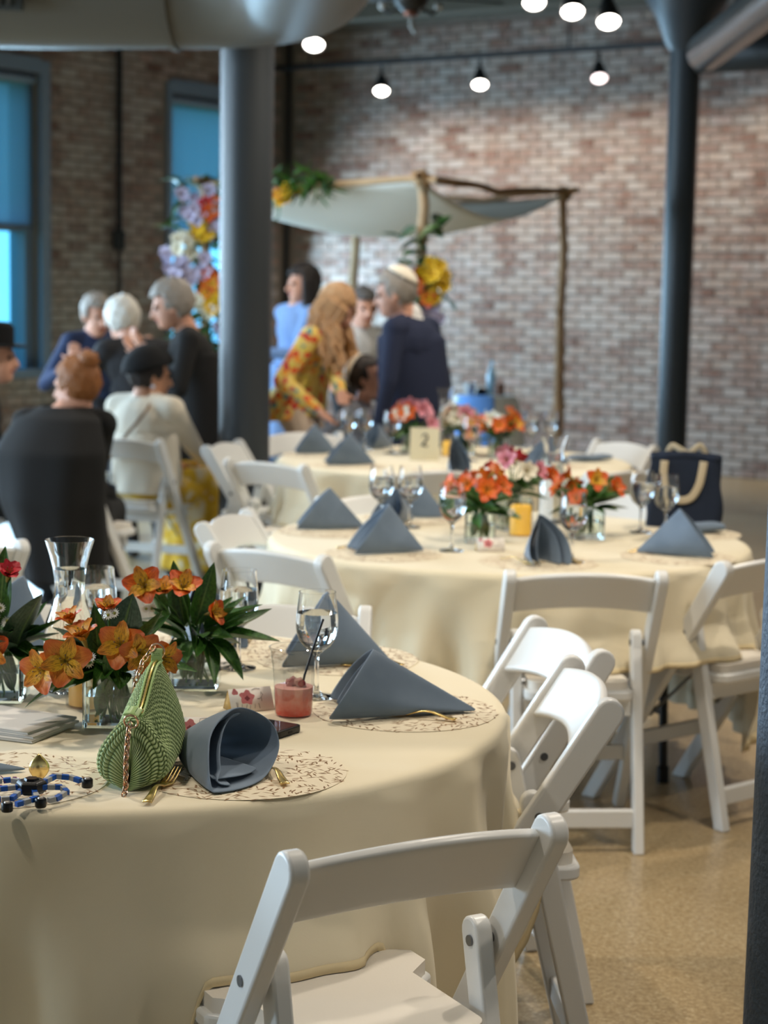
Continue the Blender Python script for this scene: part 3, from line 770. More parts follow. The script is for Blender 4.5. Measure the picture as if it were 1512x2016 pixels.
# nearest table: napkin lying with its mouth to the camera
def ring_loft():
    ring = [(-.250, 2.828, .753), (-.212, 2.860, .752), (-.180, 2.920, .756), (-.163, 2.985, .785), (-.1735, 3.005, .818), (-.2015, 2.995, .842), (-.231, 2.975, .853),
            (-.256, 2.948, .839), (-.268, 2.918, .821), (-.268, 2.885, .800), (-.264, 2.852, .774), (-.258, 2.834, .757)]
    ring = [Vector(p) for p in ring]; n = len(ring); cc = sum(ring, Vector()) / n
    back = Vector((-.318, 3.035, .776))
    def R(t, sc=1.0):
        x = (t % 1) * n; i = int(x); f = x - i
        p0, p1, p2, p3 = (ring[(i + k - 1) % n] for k in range(4))
        q = .5 * ((2 * p1) + (p2 - p0) * f + (2 * p0 - 5 * p1 + 4 * p2 - p3) * f * f + (3 * p1 - p0 - 3 * p2 + p3) * f ** 3)
        return cc + (q - cc) * sc
    g = G()
    def outer(u, v):
        p = R(u); b_ = back + (p - cc) * .34; b_.z = max(.7515, b_.z)
        t = v ** 1.15; q = p * (1 - t) + b_ * t + (p - cc) * (.07 * math.sin(PI * v)); q.z = max(.7515, q.z); return q
    g.grid(outer, 48, 14, True, uv=False)
    def flap(u, v):                     # inner curled layer on the left
        p = R(.46 + .60 * u, .95 - .10 * math.sin(PI * u)); b_ = back + (p - cc) * .1
        t = .06 + .7 * v; q = p * (1 - t) + b_ * t; q += (cc - q) * (.34 * ss(.0, .35, u) * ss(0, .3, 1 - u) * (1 - .6 * v)); q.z = max(.755, q.z); return q
    g.grid(flap, 26, 8, uv=False)
    def flap2(u, v):
        p = R(-.12 + .30 * u, .90); b_ = back + (p - cc) * .1; t = .10 + .6 * v; q = p * (1 - t) + b_ * t; q += (cc - q) * .16 * math.sin(PI * u); q.z = max(.754, q.z); return q
    g.grid(flap2, 16, 8, uv=False)
    o = g.build('napkin', NAP, angle=75, solid=.003, sub=1)
    tag(o, 'slate-blue napkin on its side, dark open mouth towards us, beside the green handbag', 'napkin', 'slate-blue napkins folded into pyramids')
ring_loft()
NAPS = [((.025, 3.425, Z2), .02, dict(L=.155, a=.125, w=.19, h=.118, lean=-.040, sag=.012), 'slate-blue napkin slumped at the nearest table right rim, gold fork before it'),
        ((-.09, 3.87, Z2), .0, dict(L=.112, a=.12, w=.16, h=.152, lean=-.02), 'slate-blue napkin standing tall behind the half-full wine glass on the nearest table'),
        ((-.40, 4.02, Z2), 2.3, dict(L=.10, a=.10, w=.13, h=.15), 'slate-blue napkin behind the orange flowers at the far side of the nearest table'),
        ((-.78, 4.02, Z2), -.6, dict(L=.10, a=.10, w=.13, h=.15), 'slate-blue napkin half hidden by white asters behind the left vase'),
        ((-.66, 2.935, Z2), .12, dict(L=.095, a=.13, w=.13, h=.035, lean=-.05, inner=False), 'slate-blue napkin lying flat, tip poking in at the left behind the bead toy'),
        ((-.175, 6.08, Z2), .05, dict(L=.115, a=.115, w=.13, h=.135), 'slate-blue napkin leftmost on the middle table, a wide plain triangle'),
        ((.015, 5.55, Z2), .18, dict(L=.110, a=.12, w=.15, h=.145), 'slate-blue napkin at the middle table near left with folds open to the left'),
        ((.125, 6.44, Z2), -.3, dict(L=.10, a=.09, w=.12, h=.125), 'slate-blue napkin at the far left of the middle table, behind its two wine glasses'),
        ((.045, 6.27, Z2), .9, dict(L=.09, a=.09, w=.11, h=.115), 'slate-blue napkin glimpsed through the two wine glasses left on the middle table'),
        ((.452, 5.40, Z2), 1.95, dict(L=.10, a=.10, w=.125, h=.14), 'slate-blue napkin at the near edge of the middle table, its open folds facing us'),
        ((.885, 5.60, Z2), 2.95, dict(L=.125, a=.115, w=.14, h=.14), 'slate-blue napkin at the near right of the middle table, below the navy tote'),
        ((-.33, 8.86, Z2), .1, dict(L=.105, a=.10, w=.13, h=.14), 'slate-blue napkin leftmost on the farthest table'),
        ((-.155, 8.32, Z2), .12, dict(L=.115, a=.115, w=.14, h=.14), 'slate-blue napkin at the near left of the farthest table'),
        ((-.03, 9.20, Z2), .6, dict(L=.09, a=.09, w=.12, h=.12), 'slate-blue napkin at the farthest table far side, left of the number card'),
        ((.30, 8.10, Z2), 1.85, dict(L=.09, a=.09, w=.09, h=.155), 'slim slate-blue napkin standing end-on right of the number card'),
        ((.74, 8.47, Z2), .3, dict(L=.105, a=.10, w=.13, h=.13), 'slate-blue napkin at the near right of the farthest table, behind the glass carafe')]
for k, (loc, rz, kw, lab) in enumerate(NAPS): napkin(loc, rz, label=lab, seed=k, **kw)
def roll(loc, rz, L, r, label):
    g = G()
    def fn(u, v):
        a = 2 * PI * u; e = 1 - .35 * abs(2 * v - 1) ** 4
        return ((v - .5) * L, math.cos(a) * r * 1.5 * e, r * .62 + math.sin(a) * r * .6 * e + .002 * math.sin(9 * v))
    g.grid(fn, 18, 14, True, uv=False); n = 18
    g.f.append(tuple(range(n))); g.m.append(0); g.u.append(None); b = 14 * n; g.f.append(tuple(range(b, b + n))); g.m.append(0); g.u.append(None)
    tag(g.build('napkin', NAP, loc=loc, rot=(0, 0, rz), angle=60), label, 'napkin')
roll((1.02, 6.14, ZT + .002), .15, .20, .028, 'slate-blue napkin rolled flat at the right of the middle table, below the tote')
roll((.95, 8.70, ZT + .002), .42, .22, .026, 'slate-blue napkin rolled flat at the right of the farthest table')

# ------------------------------------------------------------------ gold forks and spoon
def make_fork(L=.175):
    o = None; g = G()
    zs = lambda x: .004 + .010 * math.exp(-((x - .055) / .03) ** 2) + .012 * ss(.10, .175, x) * 0 + .006 * ss(.115, .17, x)
    def w(x): return .0075 - .0045 * ss(.0, .07, x) if x < .09 else .003 + .009 * ss(.09, .122, x)
    X = [i / 22 * .125 for i in range(23)]
    def fn(u, v):
        x = .125 * v; ww = w(x); y = (u * 2 - 1) * ww; return (x, y, zs(x) - .002 * (1 - (2 * u - 1) ** 2) * (1 if x > .09 else -.6))
    g.grid(fn, 6, 26, uv=False)
    o = g.build('fork', GOLD, solid=.0022, angle=60)
    for k in range(4):
        y = (k - 1.5) * .0058; g = G()
        g.tube([(.122, y, zs(.122) - .0005), (.14, y, zs(.14) - .001), (.16, y, zs(.16) + .001), (.178, y * .96, zs(.175) + .004)], [.0017, .0017, .0016, .0009], 8); g.build('tine', GOLD, o)
    return tag(o, 'fork', 'fork', group='gold plastic forks')
fk = make_fork()
FORKS = [((-.350, 2.765), 1.43, 'gold fork with tines against the green handbag, handle pointing at us'),
         ((-.148, 2.885), 1.9, 'gold fork handle sticking out from under the curled-open napkin at its right'),
         ((.138, 3.352), 2.80, 'gold fork lying before the slumped napkin at the right rim'),
         ((.03, 3.78), 2.6, 'gold fork behind the slumped napkin, tip against the standing one'),
         ((.045, 3.84), 2.5, 'gold fork at the right end of the standing napkin on the nearest table'),
         ((-.335, 3.94), 1.3, 'gold fork near the pair of white booklets at the nearest table far side'),
         ((.345, 5.44), -.9, 'gold fork left of the end-on napkin on the middle table'),
         ((.57, 5.36), 2.2, 'gold fork right of the end-on napkin on the middle table'),
         ((.74, 5.62), .6, 'gold fork left of the napkin at the near right of the middle table'),
         ((-.14, 5.60), .3, 'gold fork left of the open-folded napkin on the middle table')]
for k, ((x, y), rz, lab) in enumerate(FORKS):
    (at if k == 0 else dup)(fk, (x, y, ZT + .0008), rz, lab)
t = thing('spoon', 'gold plastic spoon standing tilted with its bowl up behind the blue bead toy', 'spoon', (-.530, 2.858, ZT + .002), .2)
g = G(); g.grid(lambda u, v: Vector(((2 * u - 1) * .0155 * math.sin(PI * min(.999, .14 + v * .86)) ** 1.1, -.006 * (1 - (2 * u - 1) ** 2) * math.sin(PI * v), .012 + .04 * v)), 10, 12, uv=False)
g.build('bowl', GOLD, t, solid=.0016); g = G(); g.tube([(0, .0, .016), (.002, .012, .010), (.0, .05, .006), (-.004, .10, .003)], [.0028, .003, .0035, .005], 8, flat=((0, 0, 1), .5)); g.build('handle', GOLD, t)

# ------------------------------------------------------------------ glassware
def wine_prof(h=.204, rb=.0405):
    out = [(0, .0), (.036, .0), (.0362, .0015), (.034, .003), (.015, .0055), (.0055, .012), (.0042, .03), (.0042, .068), (.006, .082), (.014, .090)]
    for k in range(1, 13):
        a = k / 12; z = .090 + (h - .090) * a; q_ = min(1, .06 + a / .46); r = rb * math.sqrt(max(.02, 1 - (1 - q_) ** 2)) - .005 * ss(.5, 1, a); out.append((r, z))
    inn = [(r - .0013, z) for r, z in out[10:]][::-1]; inn[-1] = (.013, .0955)
    return out, inn
def make_wine():
    t = thing('wine_glass', 'glass', 'wine glass', group='stemmed glasses of water')
    out, inn = wine_prof()
    g = G(); g.lathe(out + inn + [(0, .0935)], 40); g.build('glass', GLASS, t, angle=60)
    lv = .164; inw = sorted([(r + .0002, z) for r, z in inn if z < lv], key=lambda q: q[1])
    g = G(); g.lathe([(0, .0938)] + inw + [(.0384, lv), (0, lv)], 40); g.build('water', WATER, t, angle=60)
    return t
wg = make_wine()
WG = [((-.124, 3.54), 'stemmed glass of water behind the pink drink on the nearest table'),
      ((-.294, 3.80), 'stemmed glass of water alone on the nearest table, right of the orange flowers'),
      ((-.585, 3.80), 'stemmed glass of water just right of the flared carafe'),
      ((.205, 5.60), 'stemmed glass of water left of the orange flowers on the middle table'),
      ((.548, 5.41), 'stemmed glass of water on the middle table, beside the end-on napkin'),
      ((.842, 6.115), 'left glass of water of the pair before the navy tote'),
      ((.905, 6.00), 'right glass of water of the pair before the navy tote'),
      ((-.01, 6.12), 'left glass of water of the pair at the middle table left'),
      ((.085, 6.14), 'right glass of water of the pair at the middle table left'),
      ((-.178, 8.99), 'stemmed glass of water behind the left napkins of the farthest table'),
      ((-.10, 9.10), 'stemmed glass of water far left on the farthest table, next to the boy'),
      ((.03, 8.93), 'stemmed glass of water left of the number card on the farthest table'),
      ((.393, 8.60), 'stemmed glass of water before the orange flowers right of the number card'),
      ((.70, 9.02), 'left glass of water of the pair at the far right of the farthest table'),
      ((.80, 9.08), 'right glass of water of the pair at the far right of the farthest table')]
for k, ((x, y), lab) in enumerate(WG):
    o = (at if k == 0 else dup)(wg, (x, y, ZT + .0012), k * .7, lab)
def carafe(loc, label):
    t = thing('carafe', label, 'carafe', loc, 0, 'flared glass carafes')
    cp = [(.044, .003), (.050, .012), (.051, .03), (.050, .10), (.046, .135), (.035, .165), (.029, .195), (.029, .215), (.032, .24), (.038, .265), (.046, .290), (.0475, .294)]
    inn = [(r - .002, z) for r, z in cp][::-1]; inn[-1] = (.040, .008); inn[-2] = (.047, .014)
    g = G(); g.lathe([(0, 0), (.043, 0)] + cp + inn + [(0, .008)], 40); g.build('glass', GLASS, t, angle=60)
    w = [(.0400, .0082), (.0472, .0142)] + [(r - .0018, z) for r, z in cp[2:] if z < .236]
    g = G(); g.lathe([(0, .0082)] + w + [(.0305, .238), (0, .238)], 40); g.build('water', WATER, t, angle=60); return t
ca = carafe((-.600, 3.56, ZT + .0005), 'flared glass carafe of water behind the flowers on the nearest table')
dup(ca, (.572, 6.33, ZT + .0005), 0, 'flared glass carafe behind the orange flowers on the middle table')
dup(ca, (.296, 9.36, ZT + .0005), 0, 'flared glass carafe on the farthest table, right of the navy suit')

# plastic cup with the pink drink
t = thing('plastic_cup', 'clear plastic cup of pink iced drink with a black stirrer', 'cup', (-.160, 3.39, ZT + .0004)); t.scale = (1.09, 1.09, 1.06)
g = G()
pf = [(.0305, .001), (.0315, .004), (.0335, .05), (.0370, .092), (.0378, .094), (.0375, .097), (.0388, .101), (.0385, .104), (.0398, .108), (.0395, .111), (.041, .116), (.0428, .1175), (.043, .1195), (.0415, .1205), (.040, .1185)]
g.lathe([(0, .001)] + pf, 48); g.build('cup', CUPM, t, angle=50)
k = N('pink_lemonade'); tc = k.n('TexCoord'); sp = k.n('SeparateXYZ'); k.l(tc.outputs['Object'], sp.inputs[0])
zz = k.math('DIVIDE', sp.outputs[2], .052); zz = k.math('ADD', zz, k.math('MULTIPLY', k.math('SUBTRACT', k.noise(tc.outputs['Object'], 120, 3), .5), .5))
k.base(k.ramp(zz, [(.05, rgb(240, 70, 44)), (.3, rgb(246, 120, 100)), (.7, rgb(250, 168, 152)), (1, rgb(250, 196, 186))]), .12)
k.b.inputs['Transmission Weight'].default_value = .2; k.b.inputs['IOR'].default_value = 1.2; DRINK = k.m
g = G(); g.lathe([(0, .0022), (.0298, .0022), (.0308, .005), (.0326, .05), (0, .052)], 40); g.build('drink', DRINK, t)
ICE = mat('pink_ice', rgb(244, 196, 188), .12, trans=.55, ior=1.25); r_ = random.Random(4)
for i in range(11):
    a = r_.uniform(0, 6.28); rr = r_.uniform(.0, .019); g = G(); s_ = r_.uniform(.010, .016); g.box((0, 0, 0), (s_, s_ * .9, s_ * .8))
    g.build('ice_cube', ICE, t, bevel=.0025, loc=(rr * math.cos(a), rr * math.sin(a), .049 + r_.uniform(0, .010)), rot=(r_.uniform(0, 3), r_.uniform(0, 3), 0))
g = G(); g.tube([(.010, -.004, .03), (.018, -.002, .07), (.032, 0, .118), (.048, .004, .168)], .0021, 10); g.build('stirrer', STRAW, t)
g = G(); g.ball((.013, -.008, .056), .0075); g.build('cherry', mat('cherry_red', rgb(150, 34, 44), .25), t)

# ------------------------------------------------------------------ phone, cards, booklets, number card
t = thing('phone', 'black smartphone lying flat behind the curled-open napkin', 'phone', (-.222, 3.268, ZT), -.56)
def rrect(w, h, r, n=6):
    out = []
    for cx, cy, a0 in ((w / 2 - r, h / 2 - r, 0), (-w / 2 + r, h / 2 - r, PI / 2), (-w / 2 + r, -h / 2 + r, PI), (w / 2 - r, -h / 2 + r, 1.5 * PI)):
        for k in range(n + 1): a = a0 + PI / 2 * k / n; out.append((cx + r * math.cos(a), cy + r * math.sin(a)))
    return out
g = G(); g.prism(rrect(.152, .076, .011), 0.0003, .0125, (0, 1, 2)); g.build('case', BLACKPL, t, bevel=.0018)
g = G(); g.prism(rrect(.143, .067, .008), .0125, .0128, (0, 1, 2)); g.build('screen', SCREEN, t)
g = G(); g.box((.0762, 0, .006), (.001, .012, .004)); g.build('charging_port', mat('port_dark', rgb(3, 3, 3), .6), t, bevel=.0004)
KRAFT = mat('kraft_gold_card', rgb(206, 170, 100), .7); CARD = mat('place_card_white', rgb(236, 228, 218), .75)
POPPY = mat('poppy_print', rgb(214, 130, 134), .8, var=.25, vscale=160); POPD = mat('poppy_dark_print', rgb(140, 70, 76), .8); INK = mat('sepia_ink', rgb(84, 72, 66), .8)
def place_card(loc, rz, label, script):
    W_, S_, Hh = .085, .046, .040; t = thing('place_card', label, 'place card', loc, rz, 'tented place cards with printed poppies')
    half = math.sqrt(S_ ** 2 - Hh ** 2)
    for s in (-1, 1):
        g = G(); g.add([(-W_ / 2, s * half, .0004), (W_ / 2, s * half, .0004), (W_ / 2, 0, Hh), (-W_ / 2, 0, Hh)], [(0, 1, 2, 3)])
        g.build('card_panel', CARD if s < 0 else KRAFT, t, solid=.0006)
    g = G(); g.add([(-W_ / 2 + .0008, -half + .001, .0004), (-W_ / 2 + .0008, half - .001, .0004), (-W_ / 2 + .0008, 0, Hh - .001)], [(0, 1, 2)]); g.build('kraft_end', KRAFT, t, solid=.0005)
    nrm = Vector((0, -Hh, half)).normalized()
    def pp(x, q, lift=.0007): return Vector((x, -half * (1 - q), Hh * q)) + nrm * lift
    def blob(cx, cy, r, m, nm, lobes, seed, lift):
        g = G(); rr = random.Random(seed); n = 40; c0 = pp(cx, cy, lift); pts = [c0]
        for k in range(n):
            a = 2 * PI * k / n; q = r * (1 + .16 * math.sin(lobes * a + seed) + rr.uniform(-.05, .05)); pts.append(pp(cx + q * math.cos(a), cy + q * math.sin(a) / S_, lift))
        g.add(pts, [(0, k + 1, (k + 1) % n + 1) for k in range(n)]); g.build(nm, m, t, smooth=False)
    blob(-.008, .60, .0135, POPPY, 'printed_poppy', 5, 1, .0006); blob(-.008, .56, .0045, POPD, 'poppy_heart', 4, 2, .0009); blob(-.030, .86, .0058, POPPY, 'printed_poppy', 3, 3, .0006)
    for pts in script:
        g = G(); g.tube([pp(x, y, .0008) for x, y in pts], .00035, 5); g.build('ink_line', INK, t)
sc1 = [[(.012, .52), (.016, .50), (.020, .58), (.020, .40)], [(.020, .92), (.012, .96), (.004, .90)], [(.020, .66), (.021, .80), (.024, .66), (.021, .60)], [(-.03, .1), (-.028, .4), (-.031, .42), (-.03, .15)],
       [(-.022, .12), (-.020, .34)], [(-.014, .1), (-.010, .30)], [(-.006, .1), (-.004, .26)], [(.004, .12), (.006, .3)], [(.014, .1), (.013, .32)]]
sc2 = [[(.004, .44), (.007, .56), (.010, .42), (.013, .55), (.016, .42), (.019, .52), (.022, .44), (.026, .50)], [(.008, .70), (.010, .92), (.026, .95), (.024, .90)], [(.026, .62), (.027, .78), (.030, .66), (.026, .52)],
       [(-.01, .38), (-.006, .46), (-.002, .38), (.003, .46)], [(-.024, .06), (-.02, .2)], [(-.014, .04), (-.012, .2)]]
place_card((-.245, 3.43, ZT), .46, 'tented place card with a pink poppy standing left of the pink drink', sc1)
place_card((-.322, 3.185, ZT), .12, 'tented poppy place card half hidden between the handbag and the curled napkin', sc2)
place_card((.322, 5.62, ZT), .1, 'tented poppy place card left of the end-on napkin on the middle table', sc2)
def booklets(base, n, labs, w=.14, h=.216, da=.05):
    for k in range(n):
        t = thing('booklet', labs[k], 'booklet', (base[0] + .012 * k - .006 * k * k, base[1] - .012 * k, ZT + .0003 + (n - 1 - k) * .0052), base[2] + da * (k - 1), 'white printed booklets')
        g = G()
        for q in range(4): g.prism([(-w / 2 + .0006 * q, -h / 2 + .001 * q), (w / 2, -h / 2), (w / 2, h / 2), (-w / 2 + .0006 * q, h / 2)], .0008 + .0010 * q, .0015 + .0010 * q, (0, 1, 2))
        g.build('pages', PAPER, t, smooth=False)
        g = G(); g.grid(lambda u, v: ((u - .5) * w, (v - .5) * h, .0048 + .0004 * math.sin(3 * u) + .0012 * u * v), 8, 8, uv=False); g.build('cover', mat('booklet_cover', rgb(228, 222, 214), .7), t, solid=.0004)
booklets((-.668, 3.262, 1.15), 3, ['white booklet topmost of the left stack beside the square vase', 'white booklet in the middle of the left stack beside the square vase', 'white booklet at the bottom of the left stack beside the square vase'])
booklets((-.425, 3.79, -.62), 2, ['white booklet topmost of the pair behind the green handbag and right flowers', 'white booklet lower of the pair behind the green handbag and right flowers'])
t = thing('table_sign', 'cream card with a dark numeral standing on the farthest table', 'table sign', (.18, 8.60, ZT), -.12)
SIGNM = mat('cream_sign_card', rgb(238, 226, 192), .7)
g = G(); g.box((0, 0, .075), (.135, .004, .15)); g.build('card', SIGNM, t, rot=(-.14, 0, 0), bevel=.001)
g = G(); g.add([(-.03, .012, .0), (.03, .012, 0), (.02, .07, 0.0), (-.02, .07, 0), (-.01, .012, .10), (.01, .012, .10)], [(0, 1, 5, 4), (1, 2, 5), (0, 4, 3), (4, 5, 2, 3), (0, 3, 2, 1)]); g.build('easel_back', SIGNM, t)
num = [(-.014, .105), (-.009, .117), (.002, .121), (.012, .114), (.012, .102), (.004, .090), (-.006, .078), (-.015, .066), (-.004, .070), (.008, .064), (.018, .070)]
g = G(); g.tube([(x, -.0042 + .14 * z, z * .99) for x, z in num], [.0015, .003, .0035, .0035, .004, .0045, .0045, .004, .0045, .0035, .0015], 8, flat=((0, 1, 0), .3)); g.build('numeral', mat('charcoal_ink', rgb(62, 60, 62), .8), t)

# ------------------------------------------------------------------ candles
def candle(loc, r, h, label, m, wick=True, holder=True):
    t = thing('candle', label, 'candle', loc, 0)
    g = G(); g.lathe([(0, .004), (r, .004), (r, h - .006), (r - .004, h), (r * .5, h - .004), (0, h - .006)], 32); g.build('wax', m, t)
    g = G(); g.tube([(0, 0, h - .006), (.001, 0, h + .006)], .0012, 6); g.build('wick', BLACK, t)
    if holder: g = G(); g.lathe([(0, 0), (r + .005, 0), (r + .006, .004), (r + .006, h + .012), (r + .0045, h + .012), (r + .0045, .0032), (0, .0032)], 32); g.build('glass_holder', CUPM, t)
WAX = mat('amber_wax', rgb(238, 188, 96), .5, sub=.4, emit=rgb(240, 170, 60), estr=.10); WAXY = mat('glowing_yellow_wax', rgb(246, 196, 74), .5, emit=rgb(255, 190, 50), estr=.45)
candle((-.548, 3.435, ZT), .033, .070, 'amber candle in a glass holder behind the square vase on the nearest table', WAX)
candle((.44, 6.0, ZT), .034, .098, 'glowing yellow pillar candle in glass amid the flowers of the middle table', WAXY)
candle((.30, 8.86, ZT), .030, .070, 'small yellow candle right of the number card on the farthest table', WAXY)

# ------------------------------------------------------------------ flowers
def petal_mesh(wid, L, flare, m, notch=0):
    g = G()
    def fn(u, v):
        c = 2 * u - 1; ww = wid * (.22 + .78 * ss(0, .62, v)) * (1 - .55 * ss(.72, 1.0, v) ** 1.5)
        r = L * (.12 * v + flare * v ** 1.7); z = L * (.80 * v - .38 * flare * v ** 2.2); cup = .22 * c * c * ww
        r2 = r - cup * .9; tip = notch * (1 - abs(c)) * ss(.85, 1, v) * L
        return (r2 + tip * .6, c * ww, z + cup * .5 + .0012 * math.sin(9 * v + 5 * c))
    g.grid(fn, 6, 8); me = g.mesh('petal', angle=80); me.materials.append(m); return me
def mk_obj(name, me, parent, M):
    o = bpy.data.objects.new(name, me); COL.objects.link(o); o.parent = parent; o.matrix_local = M; return o
THR = mat('flower_throat', rgb(150, 130, 60), .6); ANTH = mat('anther', rgb(120, 90, 60), .7)
def throat_mesh():
    g = G(); g.tube([(0, 0, -.012), (0, 0, -.004), (0, 0, .006)], [.0022, .0040, .0055], 8)
    for k in range(5):
        a = k * 1.26; g.tube([(0, 0, .004), (.004 * math.cos(a), .004 * math.sin(a), .018), (.008 * math.cos(a), .008 * math.sin(a), .026)], .0006, 5); g.ball((.008 * math.cos(a), .008 * math.sin(a), .027), .0016, 6, 4, 1)
    me = g.mesh('flower'); me.materials.append(THR); me.materials.append(ANTH); return me
THM = throat_mesh()
PM = {}
def pmesh(kind):
    if kind not in PM:
        o_, i_ = {'or': (P_OUT, P_IN), 'deep': (P_DEEP, P_IN), 'deep2': (P_DEEP, P_DEEP), 'red': (P_RED, P_RED), 'pink': (P_PINK, P_PINK), 'white': (P_WHITE, P_WHITE), 'yel': (P_YEL, P_YEL), 'lil': (P_LIL, P_LIL)}[kind]
        PM[kind] = (petal_mesh(.0185, .044, .72, o_, .10), petal_mesh(.0125, .046, .64, i_, .10))
    return PM[kind]
def axis_frame(p, d, spin=0):
    d = Vector(d).normalized(); a = Vector((0, 0, 1)) if abs(d.z) < .95 else Vector((1, 0, 0)); x = a.cross(d).normalized(); y = d.cross(x)
    m = Matrix((x, y, d)).transposed().to_4x4(); m.translation = Vector(p); return m @ Matrix.Rotation(spin, 4, 'Z')
def flower(par, p, d, kind='or', size=1, spin=0, openness=1, joined=False):
    M = axis_frame(p, d, spin) @ Matrix.Scale(size, 4); a, b2 = pmesh(kind)
    if joined:
        key = ('j', kind)
        if key not in PM:
            g = G()
            for k in range(6):
                src = (a, b2)[k % 2]; R_ = Matrix.Rotation(k * PI / 3, 4, 'Z')
                uvl = src.uv_layers[0].data; g.add([v.co for v in src.vertices], [tuple(pl.vertices) for pl in src.polygons], k % 2, [tuple(tuple(uvl[i].uv) for i in pl.loop_indices) for pl in src.polygons], R_)
            me = g.mesh('flower', angle=80); me.materials.append(a.materials[0]); me.materials.append(b2.materials[0]); PM[key] = me
        return mk_obj('flower', PM[key], par, M)
    f = mk_obj('flower', THM, par, M)
    for k in range(6):
        tilt = (.0 if k % 2 else .12) + (1 - openness) * -.55
        mk_obj('petal', (a, b2)[k % 2], f, Matrix.Rotation(k * PI / 3, 4, 'Z') @ Matrix.Rotation(tilt, 4, 'Y'))
    return f
def leaf_mesh(m, wid, droop, fold):
    g = G()
    def fn(u, v):
        c = 2 * u - 1; w = wid * math.sin(PI * v ** .75) ** .85 if 0 < v < 1 else .002
        return (v - .06 * droop * v * v, c * w, -droop * v * v + fold * c * c * w * 1.2 + .01 * math.sin(7 * v))
    g.grid(fn, 4, 12); me = g.mesh('leaf', angle=80); me.materials.append(m); return me
LMS = [leaf_mesh(LEAF, .17, .10, .5), leaf_mesh(LEAF, .19, .32, .4), leaf_mesh(LEAF, .15, -.10, .6), leaf_mesh(EUC, .30, .15, .3)]
def leaf(par, p, d, L, k=0, roll=0):
    x = Vector(d).normalized(); z = Vector((0, 0, 1)) if abs(x.z) < .95 else Vector((0, -1, 0)); m = frame(p, x, z) @ Matrix.Rotation(roll, 4, 'X') @ Matrix.Scale(L, 4)
    return mk_obj('leaf', LMS[k], par, m)
def aster_mesh():
    g = G()
    for k in range(13):
        a = k * 2 * PI / 13; m = Matrix.Rotation(a, 4, 'Z'); g.add([(.0015, 0, 0), (.005, .0013, .0006), (.0092, 0, .0012), (.005, -.0013, .0006)], [(0, 1, 2, 3)], 0, None, m)
    g.ell((0, 0, .0005), ((.0026, 0, 0), (0, .0026, 0), (0, 0, .0016)), 10, 6, 1)
    me = g.mesh('aster', recalc=False); me.materials.append(mat('aster_white', rgb(240, 238, 228), .7)); me.materials.append(DISC); return me
ASM = aster_mesh()
VG = glass_mat('vase_glass', (.97, 1, .99))
def arrangement(loc, rz, label, flowers, leaves, asters, seed, joined=False, rnd=14, square=True, H=.090, Wd=.094, group='square glass vases of alstroemeria'):
    r_ = random.Random(seed); t = thing('flower_arrangement', label, 'flowers', loc, rz, group)
    g = G(); w = Wd / 2; e = .004
    def sq(w_, r): return rrect(w_ * 2, w_ * 2, r, 3)
    o_, i_ = sq(w, .004), sq(w - e, .003); n = len(o_)
    vs_ = [(x, y, 0) for x, y in o_] + [(x, y, H) for x, y in o_] + [(x, y, H) for x, y in i_] + [(x, y, .009) for x, y in i_]
    fs = [tuple(range(n)), tuple(range(4 * n - 1, 3 * n - 1, -1))]
    for L in range(3):
        for i in range(n): j = (i + 1) % n; fs.append((L * n + i, L * n + j, (L + 1) * n + j, (L + 1) * n + i))
    g.add(vs_, fs); g.build('vase', VG, t, angle=40)
    g = G(); g.prism(sq(w - e - .0004, .003), .0095, H * .62, (0, 1, 2)); g.build('water', WATER, t)
    def stem(p, q=None):
        a = r_.uniform(0, 6.28); b0 = Vector((.028 * math.cos(a), .028 * math.sin(a), .013)); p = Vector(p); nk = Vector((p.x * .25, p.y * .25, H + .01))
        nk.x = max(-w + .01, min(w - .01, nk.x)); nk.y = max(-w + .01, min(w - .01, nk.y))
        g = G(); pts = [b0, b0.lerp(nk, .5), nk, nk.lerp(p, .5) + Vector((0, 0, .012)), p]; g.tube(pts, .0019, 6); g.build('stem', STEM, t)
    for p, d, kind, size, op in flowers:
        stem(Vector(p) - Vector(d).normalized() * .012 * size); flower(t, p, d, kind, size, r_.uniform(0, 1), op, joined)
    for p, d, L, k in leaves: leaf(t, p, d, L, k, r_.uniform(-.4, .4))
    for i in range(rnd):
        a = 2 * PI * i / rnd + r_.uniform(-.2, .2); el = r_.uniform(-.15, .9); c = math.cos(el)
        p = Vector((.022 * math.cos(a), .022 * math.sin(a), H + r_.uniform(-.005, .03))); leaf(t, p, (math.cos(a) * c, math.sin(a) * c, math.sin(el)), r_.uniform(.07, .115), r_.choice((0, 0, 1, 2, 3)), r_.uniform(-.7, .7))
    for i in range(5):                 # leaves and stems standing in the water
        a = r_.uniform(0, 6.28); leaf(t, (.022 * math.cos(a), .022 * math.sin(a), .015), (.3 * math.cos(a + 2), .3 * math.sin(a + 2), 1), .085, 2, a)
    for p in asters:
        for q in range(3):
            pq = Vector(p) + Vector((r_.uniform(-.012, .012), r_.uniform(-.012, .012), r_.uniform(-.010, .010))); d = (r_.uniform(-.5, .5), -1 + r_.uniform(-.3, .3), .6)
            mk_obj('aster', ASM, t, axis_frame(pq, d, r_.uniform(0, 1)) @ Matrix.Scale(1.15, 4))
        stem(Vector(p) - Vector((0, 0, .006)))
    return t
C1 = Vector((-.480, 3.300, ZT + .0006))
def rel(c, pts): return [(Vector(p) - c, Vector(d), k, s_, o_) for p, d, k, s_, o_ in pts]
